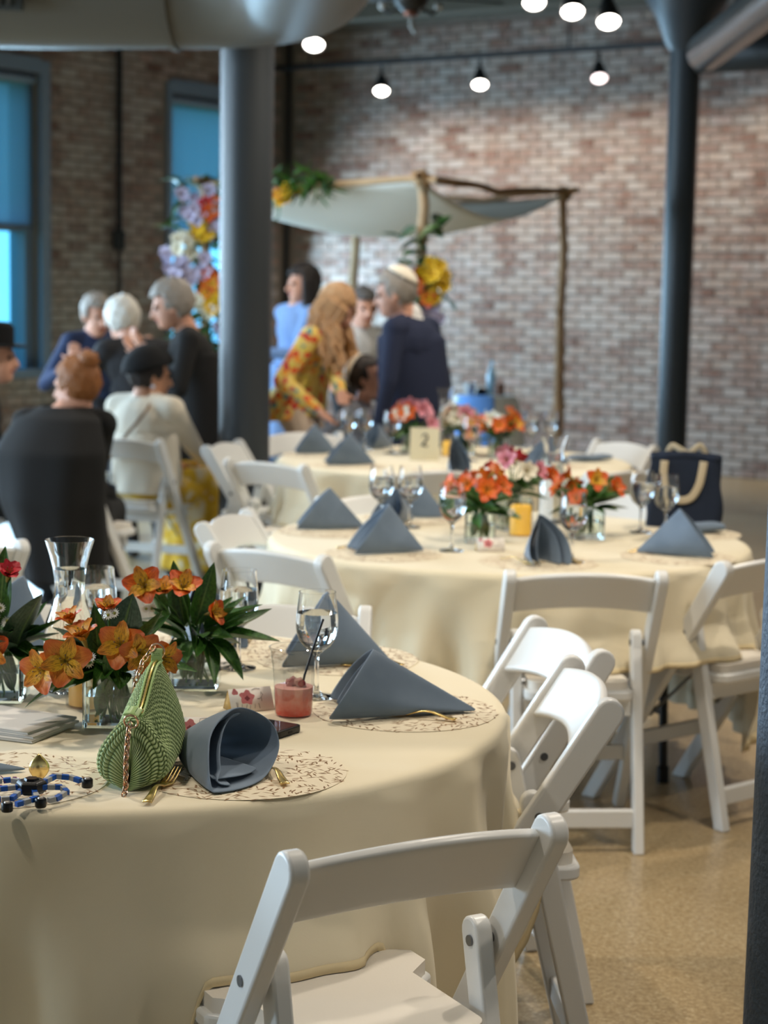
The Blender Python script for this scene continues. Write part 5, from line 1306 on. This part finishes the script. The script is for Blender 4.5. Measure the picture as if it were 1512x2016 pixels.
def yellow_print():
    k = N('yellow_print_skirt'); g = k.n('TexCoord'); n_ = k.noise(g.outputs['Object'], 11, 3)
    k.base(k.ramp(n_, [(.38, rgb(226, 214, 184)), (.48, rgb(222, 182, 50)), (.62, rgb(206, 156, 30)), (.74, rgb(232, 222, 190))]), .85); return k.m
YSK = yellow_print()
def hairm(name, c): return mat(name, c, .55, bump=.8, bscale=60, var=.3, vscale=30)
H_GREY = hairm('grey_hair', rgb(150, 142, 134)); H_WHITE = hairm('white_hair', rgb(220, 216, 208)); H_BLOND = hairm('blonde_hair', rgb(188, 146, 104)); H_AUB = hairm('auburn_hair', rgb(142, 88, 44)); H_DARK = hairm('dark_hair', rgb(40, 32, 30))
KIPPAH = mat('cream_kippah', rgb(232, 222, 204), .85); FELT = mat('black_felt', rgb(18, 18, 20), .9)

def ik(a, b, l1, l2, hint):
    a, b = Vector(a), Vector(b); d = b - a; L = min(d.length, (l1 + l2) * .998); d.normalize(); b = a + d * L
    x = (l1 * l1 - l2 * l2 + L * L) / (2 * L); h = math.sqrt(max(0, l1 * l1 - x * x)); hv = Vector(hint); hv = (hv - d * hv.dot(d)); hv = hv.normalized() if hv.length > 1e-5 else Vector((0, 0, -1))
    return a + d * x + hv * h, b
def person(label, pelvis, nb, head, face, F, hl, hr, top, bot, skin=SKIN, shoe=SHOE, seated=False, sc=1.0, hs=1.0, bulk=1.0, hair=None, feet=None, shoulder=.165, voxel=.0105, up=None, collar=None):
    pelvis, nb, head = Vector(pelvis), Vector(nb), Vector(head); F = Vector((*F, 0)).normalized(); R = Vector((F.y, -F.x, 0)); f = Vector(face).normalized()
    U = Vector(up) if up else Vector((0, 0, 1)); r = f.cross(U).normalized(); u = r.cross(f)
    prims = []
    def cap(a, b, r0, r1, m, flat=None): prims.append(('c', Vector(a), Vector(b), r0, r1, m, flat))
    def el(c, a1, a2, a3, m): prims.append(('e', Vector(c), Vector(a1), Vector(a2), Vector(a3), m))
    S = 0; T_ = 1; B_ = 2; H_ = 3
    # head
    k = hs
    el(head + u * .02 * k - f * .012 * k, r * .076 * k, f * .096 * k, u * .098 * k, S); el(head + f * .03 * k - u * .045 * k, r * .058 * k, f * .066 * k, u * .082 * k, S); el(head + f * .055 * k - u * .088 * k, r * .040 * k, f * .038 * k, u * .032 * k, S)
    cap(head + f * .094 * k + u * .002 * k, head + f * .112 * k - u * .036 * k, .009 * k, .0145 * k, S); el(head + f * .080 * k + u * .020 * k, r * .050 * k, f * .014 * k, u * .012 * k, S)
    for s in (-1, 1): el(head + r * (.077 * s * k) - f * .008 * k - u * .016 * k, r * .011 * k, f * .019 * k, u * .032 * k, S)
    spine = (nb - pelvis).normalized(); chest = nb - spine * .14 * sc
    cap(head - f * .025 * k - u * .06 * k, nb, .052 * k, .060 * sc, S)
    el(chest, R * .165 * sc * bulk, F * .115 * sc * bulk, spine * .17 * sc, T_); cap(chest - spine * .05 * sc, pelvis + spine * .06 * sc, .125 * sc * bulk, .13 * sc * bulk, T_, (F, .85))
    el(pelvis, R * .168 * sc * bulk, F * .125 * sc * bulk, Vector((0, 0, .115 * sc)), B_); el(pelvis + spine * .10 * sc, R * .165 * sc * bulk, F * .125 * sc * bulk, spine * .10 * sc, T_)
    for s, hnd in ((-1, hl), (1, hr)):
        sh = nb + R * (s * shoulder * sc) - spine * .045 * sc
        cap(nb - spine * .02 * sc, sh, .058 * sc, .060 * sc * bulk, T_)
        elb, wr = ik(sh, hnd, .285 * sc, .25 * sc, -F * .5 + R * s * .35 + Vector((0, 0, -.6)))
        cap(sh, elb, .056 * sc * bulk, .045 * sc * bulk, T_); cap(elb, wr, .044 * sc * bulk, .033 * sc, T_)
        d = (wr - elb).normalized(); w = d.cross(Vector((0, 0, 1))); w = w.normalized() if w.length > .2 else R.copy(); n_ = d.cross(w)
        cap(wr - d * .01, wr + d * .03 * sc, .024 * sc, .026 * sc, S)
        el(wr + d * .065 * sc, w * .038 * sc, d * .048 * sc, n_ * .016 * sc, S)
        for i, L in enumerate((.068, .078, .074, .058)):
            q = wr + d * .098 * sc + w * ((i - 1.5) * .0185 * sc); m1 = q + d * L * .5 * sc - n_ * .006 * sc; m2 = m1 + (d * .8 - n_ * .6).normalized() * L * .5 * sc
            cap(q - d * .02 * sc, m1, .0098 * sc, .0092 * sc, S); cap(m1, m2, .0092 * sc, .0078 * sc, S)
        q = wr + d * .035 * sc - w * (.030 * sc); m1 = q + (d * .6 - w * .8).normalized() * .036 * sc; cap(q, m1, .0125 * sc, .0105 * sc, S); cap(m1, m1 + (d * .95 - w * .3).normalized() * .030 * sc, .0102 * sc, .0085 * sc, S)
    for i, s in enumerate((-1, 1)):
        hip = pelvis + R * (s * .088 * sc) - Vector((0, 0, .03 * sc))
        if seated:
            knee = hip + F * .40 * sc + R * s * .04 + Vector((0, 0, -.01)); an = Vector((knee.x + F.x * .02, knee.y + F.y * .02, .085))
        else:
            ft = feet[i] if feet else (pelvis.x + R.x * s * .10 + F.x * (.02 + .08 * (i - .5)), pelvis.y + R.y * s * .10 + F.y * (.02 + .08 * (i - .5)))
            knee, an = ik(hip, (ft[0], ft[1], .085 * sc), .44 * sc, .43 * sc, F)
        cap(hip, knee, .088 * sc * bulk, .060 * sc * bulk, B_); cap(knee, an, .059 * sc * bulk, .044 * sc, B_)
        hz = an.z
        cap((an.x - F.x * .04, an.y - F.y * .04, hz - .045), (an.x + F.x * .13 * sc, an.y + F.y * .13 * sc, hz - .053), .036, .030, H_); cap(an, (an.x, an.y, hz - .03), .040 * sc, .038, H_)
    if collar: cap(nb + spine * .035, nb - spine * .0, .060, .066, 4)
    g = G()
    for p in prims:
        if p[0] == 'c':
            _, a, b, r0, r1, m, fl = p; d = (b - a); L = d.length; d = d / L if L > 1e-6 else Vector((0, 0, 1)); pts = []; rr = []
            for q in (-1, -.92, -.7, -.38, 0): pts.append(a + d * (q * r0)); rr.append(max(.0004, r0 * math.sqrt(max(0, 1 - q * q))))
            for q in (.33, .66): pts.append(a.lerp(b, q)); rr.append(r0 + (r1 - r0) * q)
            for q in (0, .38, .7, .92, 1): pts.append(b + d * (q * r1)); rr.append(max(.0004, r1 * math.sqrt(max(0, 1 - q * q))))
            g.tube(pts, rr, 12, caps=True, flat=fl)
        else: g.ell(p[1], p[2:5], 14, 10)
    me = g.mesh('raw', smooth=False); tmp = bpy.data.objects.new('raw', me); COL.objects.link(tmp)
    md = tmp.modifiers.new('r', 'REMESH'); md.mode = 'VOXEL'; md.voxel_size = voxel
    md = tmp.modifiers.new('s', 'SMOOTH'); md.factor = .5; md.iterations = 3
    dg = bpy.context.evaluated_depsgraph_get(); nm = bpy.data.meshes.new_from_object(tmp.evaluated_get(dg)); bpy.data.objects.remove(tmp); bpy.data.meshes.remove(me)
    nP = len(nm.polygons); cen = np.empty(nP * 3); nm.polygons.foreach_get('center', cen); cen = cen.reshape(-1, 3); best = np.full(nP, 1e9); idx = np.zeros(nP, int)
    for p in prims:
        if p[0] == 'c':
            a = np.array(p[1]); b = np.array(p[2]); d = b - a; L2 = max(1e-9, d @ d); t = np.clip(((cen - a) @ d) / L2, 0, 1); ds = np.linalg.norm(cen - a - t[:, None] * d, axis=1) - (p[3] + (p[4] - p[3]) * t); m = p[5]
        else:
            A = np.array([list(q) for q in p[2:5]]).T; q = np.linalg.solve(A, (cen - np.array(p[1])).T).T; ds = (np.linalg.norm(q, axis=1) - 1) * min(v.length for v in p[2:5]); m = p[5]
        w = ds < best; best[w] = ds[w]; idx[w] = m
    nm.materials.clear()
    for m in (skin, top, bot, shoe, collar or top): nm.materials.append(m)
    nm.polygons.foreach_set('material_index', idx.astype(np.int32)); nm.polygons.foreach_set('use_smooth', [True] * nP); nm.name = 'person'
    o = bpy.data.objects.new('person', nm); COL.objects.link(o); tag(o, label, 'person', 'wedding guests')
    for s in (-1, 1):
        g = G(); g.ball(head + f * .082 * k + r * (s * .031 * k) + u * .002 * k, .0105 * k, 10, 8); g.build('eye', EYE_, o)
    g = G(); g.ell(head + f * .091 * k - u * .062 * k, (r * .024 * k, f * .008 * k, u * .008 * k), 12, 8); g.build('lips', LIPS, o)
    if hair:
        hm, style = hair
        g = G(); rr = random.Random(hash(label) % 1000 if False else len(label))
        c = head + u * .022 * k - f * .016 * k; vol = {'short': .012, 'thin': .005, 'full': .022}[style] * k
        ph = [rr.uniform(0, 6) for _ in range(4)]
        def fn(a, v):
            t = 2 * PI * a; q = PI * (.001 + .998 * v) - PI / 2
            n_ = 1 + .035 * math.sin(9 * t + ph[0]) * math.cos(7 * q + ph[1]) + .03 * math.sin(17 * t + ph[2] + 6 * q)
            return c + (r * ((.076 * k + vol) * math.cos(q) * math.cos(t)) + f * ((.098 * k + vol) * math.cos(q) * math.sin(t)) + u * ((.098 * k + vol) * math.sin(q))) * n_
        g.grid(fn, 40, 26, True, uv=False)
        keep = []
        for fc in g.f:
            m_ = sum((Vector(g.v[i]) for i in fc), Vector()) / len(fc) - head; a_, b_ = m_.dot(f), m_.dot(u)
            if (a_ > .030 * k and b_ < .062 * k) or (a_ > -.02 * k and b_ < -.02 * k) or b_ < -.075 * k: continue
            keep.append(fc)
        g.f = keep; g.m = [0] * len(keep); g.u = [None] * len(keep); g.build('hair', hm, o, solid=.006, off=-1)
    return o, head, f, u, r, k
def cap_hat(P, m, a0, sx, h, tilt, name='kippah'):
    o, head, f, u, r, k = P; ax = (u * math.cos(tilt) - f * math.sin(tilt)).normalized(); fx = r.cross(ax) * -1
    g = G()
    def fn(a, v):
        t = 2 * PI * a; q = a0 * v
        return head + u * .02 * k - f * .012 * k + (r * (.094 * k * sx * math.sin(q) * math.cos(t)) + fx * (.108 * k * sx * math.sin(q) * math.sin(t)) + ax * ((.110 + h) * k * math.cos(q)))
    g.grid(fn, 28, 8, True, uv=False); return g.build(name, m, o, solid=.006)
def loft(o, name, m, secs, folds=0, amp=.0, seg=56, solid=.004, ph=0):
    secs = [(Vector(c), Vector(a), Vector(b)) for c, a, b in secs]; n = len(secs) - 1
    def fn(a, v):
        x = v * n; i = min(int(x), n - 1); q = x - i; q = q * q * (3 - 2 * q) * .5 + q * .5; t = 2 * PI * a; w = 1 + amp * v * math.sin(folds * t + ph + 2 * v)
        c, e1, e2 = (secs[i][j].lerp(secs[i + 1][j], q) for j in range(3)); return c + (e1 * math.cos(t) + e2 * math.sin(t)) * w
    g = G(); g.grid(fn, seg, n * 6, True, uv=False); return g.build(name, m, o, solid=solid, angle=80)
V = Vector
# man with the cream kippah, navy suit
P = person('man in a navy suit and cream kippah in profile beside the yellow flowers', (.165, 9.98, .92), (.125, 9.93, 1.365), (.035, 9.90, 1.505), (-1, .10, -.22), (-.82, .55), (-.04, 9.72, .80), (.34, 10.06, .80), NAVYS, MAROON, SKIN, hair=(H_GREY, 'short'), bulk=1.12, collar=mat('white_collar', rgb(232, 230, 228), .8))
cap_hat(P, KIPPAH, .9, 1.06, .014, .7)
loft(P[0], 'jacket_skirt', NAVYS, [((.125, 9.94, 1.34), (.10, .08, 0), (-.05, .07, 0)), ((.13, 9.95, 1.27), (.165, .13, 0), (-.07, .11, 0)), ((.145, 9.97, 1.08), (.17, .13, 0), (-.085, .13, 0)), ((.16, 9.98, .92), (.165, .12, 0), (-.09, .14, 0)), ((.165, 9.99, .70), (.17, .12, 0), (-.10, .15, 0))], 5, .015)
# boy
P = person('small boy in a white kippah and grey shirt facing the man in navy', (-.142, 10.34, .56), (-.132, 10.32, .90), (-.098, 10.31, 1.045), (.9, -.38, .22), (.8, -.5), (-.02, 10.18, .62), (-.27, 10.22, .58), GREYS, SUITB, SKIN, sc=.68, hs=.95, hair=(H_DARK, 'short'))
cap_hat(P, KIPPAH, 1.0, 1.08, .014, .95)
# woman with long blonde hair
P = person('woman with long wavy blonde hair in a floral blouse bending over', (-.50, 10.42, .90), (-.350, 10.32, 1.30), (-.275, 10.27, 1.425), (.72, -.30, -.55), (.85, -.25), (-.24, 10.02, .965), (-.37, 10.01, .885), FLORAL, BEIGE, SKIN, hair=(H_BLOND, 'short'), bulk=1.12, up=(.35, -.1, 1))
o, head, f, u, r, k = P
g = G(); rr = random.Random(5)
for i in range(70):
    a = rr.uniform(-2.5, 2.5); bdir = -f * math.cos(a) + r * math.sin(a); p = head + u * (.085 * math.cos(a * .3)) + bdir * .055
    e = head + bdir * rr.uniform(.085, .115) - u * .06; L = rr.uniform(.16, .27); pts = [p, head + bdir * .105 + u * .03, e]
    for q in range(1, 8):
        pts.append(e + Vector((.016 * math.sin(q * 1.4 + i), .012 * math.cos(q * 1.2 + i * 2), -L * q / 7)) + f * (.003 * q) + bdir * (.008 * q))
    g.tube(pts, [.006, .011, .015, .016, .016, .016, .015, .013, .010, .005], 6)
g.build('wavy_locks', H_BLOND, o)
loft(o, 'blouse_hem', FLORAL, [((-.44, 10.38, 1.06), (.14, -.03, .04), (.04, .16, 0)), ((-.50, 10.42, .93), (.17, -.04, .03), (.05, .18, 0)), ((-.53, 10.44, .80), (.19, -.04, .02), (.05, .20, 0))], 9, .05)
# man in long black coat, profile left
P = person('grey-haired man in a long black coat in profile left of the thick grey column', (-.99, 10.10, .92), (-1.055, 10.02, 1.28), (-1.143, 9.955, 1.425), (-1, -.18, -.30), (-1, -.05), (-1.26, 9.80, 1.14), (-1.28, 10.06, 1.16), BLK, BLK, SKIN, hair=(H_GREY, 'full'), bulk=1.1)
loft(P[0], 'coat_skirt', BLK, [((-1.03, 10.05, 1.18), (.14, 0, 0), (0, .17, 0)), ((-.99, 10.10, .92), (.155, 0, 0), (0, .20, 0)), ((-.97, 10.12, .65), (.165, 0, 0), (0, .21, 0)), ((-.96, 10.13, .38), (.175, 0, 0), (0, .22, 0))], 7, .03)
# white-haired man, dark suit, from behind
P = person('white-haired man in a charcoal suit seen from behind, leaning in', (-1.33, 10.52, .84), (-1.415, 10.52, 1.20), (-1.49, 10.60, 1.325), (-.45, .75, -.35), (-.40, .9), (-1.78, 10.72, 1.08), (-1.42, 10.98, 1.12), SUITB, SUITB, SKIN, hair=(H_WHITE, 'full'), bulk=1.2)
loft(P[0], 'jacket_skirt', SUITB, [((-1.36, 10.52, 1.08), (.17, .08, 0), (-.06, .13, 0)), ((-1.33, 10.52, .90), (.18, .08, 0), (-.06, .14, 0)), ((-1.31, 10.51, .70), (.19, .08, 0), (-.06, .15, 0))], 5, .02)
P = person('person in a navy jacket mostly hidden behind the white-haired man', (-1.66, 11.36, .84), (-1.74, 11.24, 1.22), (-1.72, 11.17, 1.345), (.5, -.75, -.2), (.5, -.8), (-1.40, 11.0, 1.12), (-1.84, 10.98, 1.05), mat('navy_jacket', rgb(44, 58, 92), .85), SUITB, SKIN, hair=(H_GREY, 'short'), bulk=1.1)
# seated women and man
P = person('seated woman with an auburn bun in a black dress and shawl at the left', (-1.385, 8.235, .535), (-1.40, 8.17, .965), (-1.355, 8.20, 1.085), (-.85, .45, -.12), (.0, 1), (-1.52, 8.56, .60), (-1.36, 8.58, .60), BLK, BLK, SKIN, seated=True, hair=(H_AUB, 'short'), bulk=1.12)
o, head, f, u, r, k = P
g = G(); g.ell(head - f * .085 + u * .105, (r * .045, f * .045, u * .04), 16, 12)
for i in range(8): a = i * .8; g.tube([head - f * .085 + u * .105 + Vector((.044 * math.cos(a), .02 * math.sin(a), .04 * math.sin(a))), head - f * .10 + u * (.06 + .01 * i)], [.012, .006], 6)
g.build('hair_bun', H_AUB, o)
R_ = V((.9, -.43, 0)); F_ = V((.43, .9, 0))
loft(o, 'shawl', BLK, [((-1.40, 8.175, .995), R_ * .10, F_ * .09), ((-1.42, 8.14, .95), R_ * .20, F_ * .125), ((-1.445, 8.08, .80), R_ * .265, F_ * .17), ((-1.425, 8.05, .60), R_ * .24, F_ * .19), ((-1.385, 8.05, .42), R_ * .20, F_ * .19), ((-1.365, 8.05, .25), R_ * .18, F_ * .18)], 7, .05)
loft(o, 'dress_skirt', BLK, [((-1.40, 8.40, .62), (.19, 0, 0), (0, .26, 0)), ((-1.42, 8.58, .50), (.19, 0, 0), (0, .22, 0)), ((-1.43, 8.68, .12), (.20, 0, 0), (0, .17, 0))], 8, .04)
P = person('seated woman in a cream sweater and black beret on a white folding chair', (-1.19, 9.36, .535), (-1.19, 9.27, .965), (-1.165, 9.295, 1.085), (.88, .45, -.12), (.5, .87), (-1.10, 9.72, .62), (-.92, 9.62, .62), SWEAT, YSK, SKIN2, seated=True, hair=(H_DARK, 'short'), bulk=1.14)
o, head, f, u, r, k = P; cap_hat(P, FELT, 1.45, 1.25, .02, .35, 'beret')
R_ = V((.8, -.6, 0)); F_ = V((.6, .8, 0))
loft(o, 'sweater_hem', SWEAT, [((-1.19, 9.30, .80), R_ * .185, F_ * .135), ((-1.19, 9.35, .62), R_ * .19, F_ * .15), ((-1.19, 9.36, .50), R_ * .19, F_ * .155)], 8, .03)
loft(o, 'skirt', YSK, [((-1.10, 9.50, .62), R_ * .18, F_ * .27), ((-1.0, 9.64, .50), R_ * .19, F_ * .22), ((-.97, 9.72, .28), R_ * .20, F_ * .17), ((-.96, 9.74, .06), R_ * .22, F_ * .18)], 9, .05)
g = G(); g.tube([V((-1.13, 9.24, .995)), V((-1.17, 9.135, .91)), V((-1.26, 9.13, .80)), V((-1.37, 9.22, .66))], .008, 8, flat=((0, 1, 0), .5)); g.build('bag_strap', mat('tan_strap', rgb(150, 120, 92), .6), o)
g = G(); g.ball(head + r * .085 - u * .055 - f * .01, .010, 10, 8); g.build('earring', mat('pearl', rgb(220, 220, 226), .2), o)
P = person('seated man in black with a black brimmed hat, cut by the left edge', (-1.97, 8.76, .535), (-1.90, 8.73, 1.02), (-1.815, 8.72, 1.185), (1, -.12, -.05), (1, .05), (-1.62, 8.90, .66), (-1.60, 8.60, .66), BLK, BLK, SKIN, seated=True, hair=(H_DARK, 'short'), bulk=1.12)
o, head, f, u, r, k = P; M_ = axis_frame(head + u * .055 - f * .01, u)
g = G(); g.lathe([(.098, -.004), (.150, -.004), (.153, 0), (.150, .004), (.098, .006), (.093, .085), (.070, .105), (0, .098)], 36, M=M_); g.build('brimmed_hat', FELT, o, solid=.003)
# people under the canopy
P = person('dark-haired woman in a blue dress standing by the corner behind the blonde woman', (-.62, 12.55, .93), (-.60, 12.52, 1.40), (-.565, 12.5, 1.55), (-.9, -.45, -.05), (-.8, -.6), (-.85, 12.35, 1.1), (-.60, 12.30, 1.0), BLUED, BLUED, SKIN, hair=(H_DARK, 'full'))
o, head, f, u, r, k = P; g = G(); rr = random.Random(9)
for i in range(34):
    a = rr.uniform(-1.9, 1.9); bd = -f * math.cos(a) + r * math.sin(a); g.tube([head + u * .09 + bd * .03, head + bd * .10 + u * .02, head + bd * .115 - u * .12, head + bd * .12 - u * .30], [.008, .016, .018, .008], 6)
g.build('long_hair', H_DARK, o)
loft(o, 'dress_skirt', BLUED, [((-.62, 12.55, 1.02), (.16, 0, 0), (0, .14, 0)), ((-.62, 12.55, .85), (.20, 0, 0), (0, .18, 0)), ((-.62, 12.55, .40), (.26, 0, 0), (0, .24, 0))], 9, .05)
person('person in a pale top between the blonde woman and the man in navy', (-.19, 12.02, .90), (-.17, 12.0, 1.27), (-.150, 11.97, 1.41), (.3, -.9, -.15), (.3, -.9), (-.02, 11.8, .95), (-.36, 11.85, .92), LACE, SUITB, SKIN, hair=(hairm('dark_grey_hair', rgb(86, 84, 84)), 'short'))
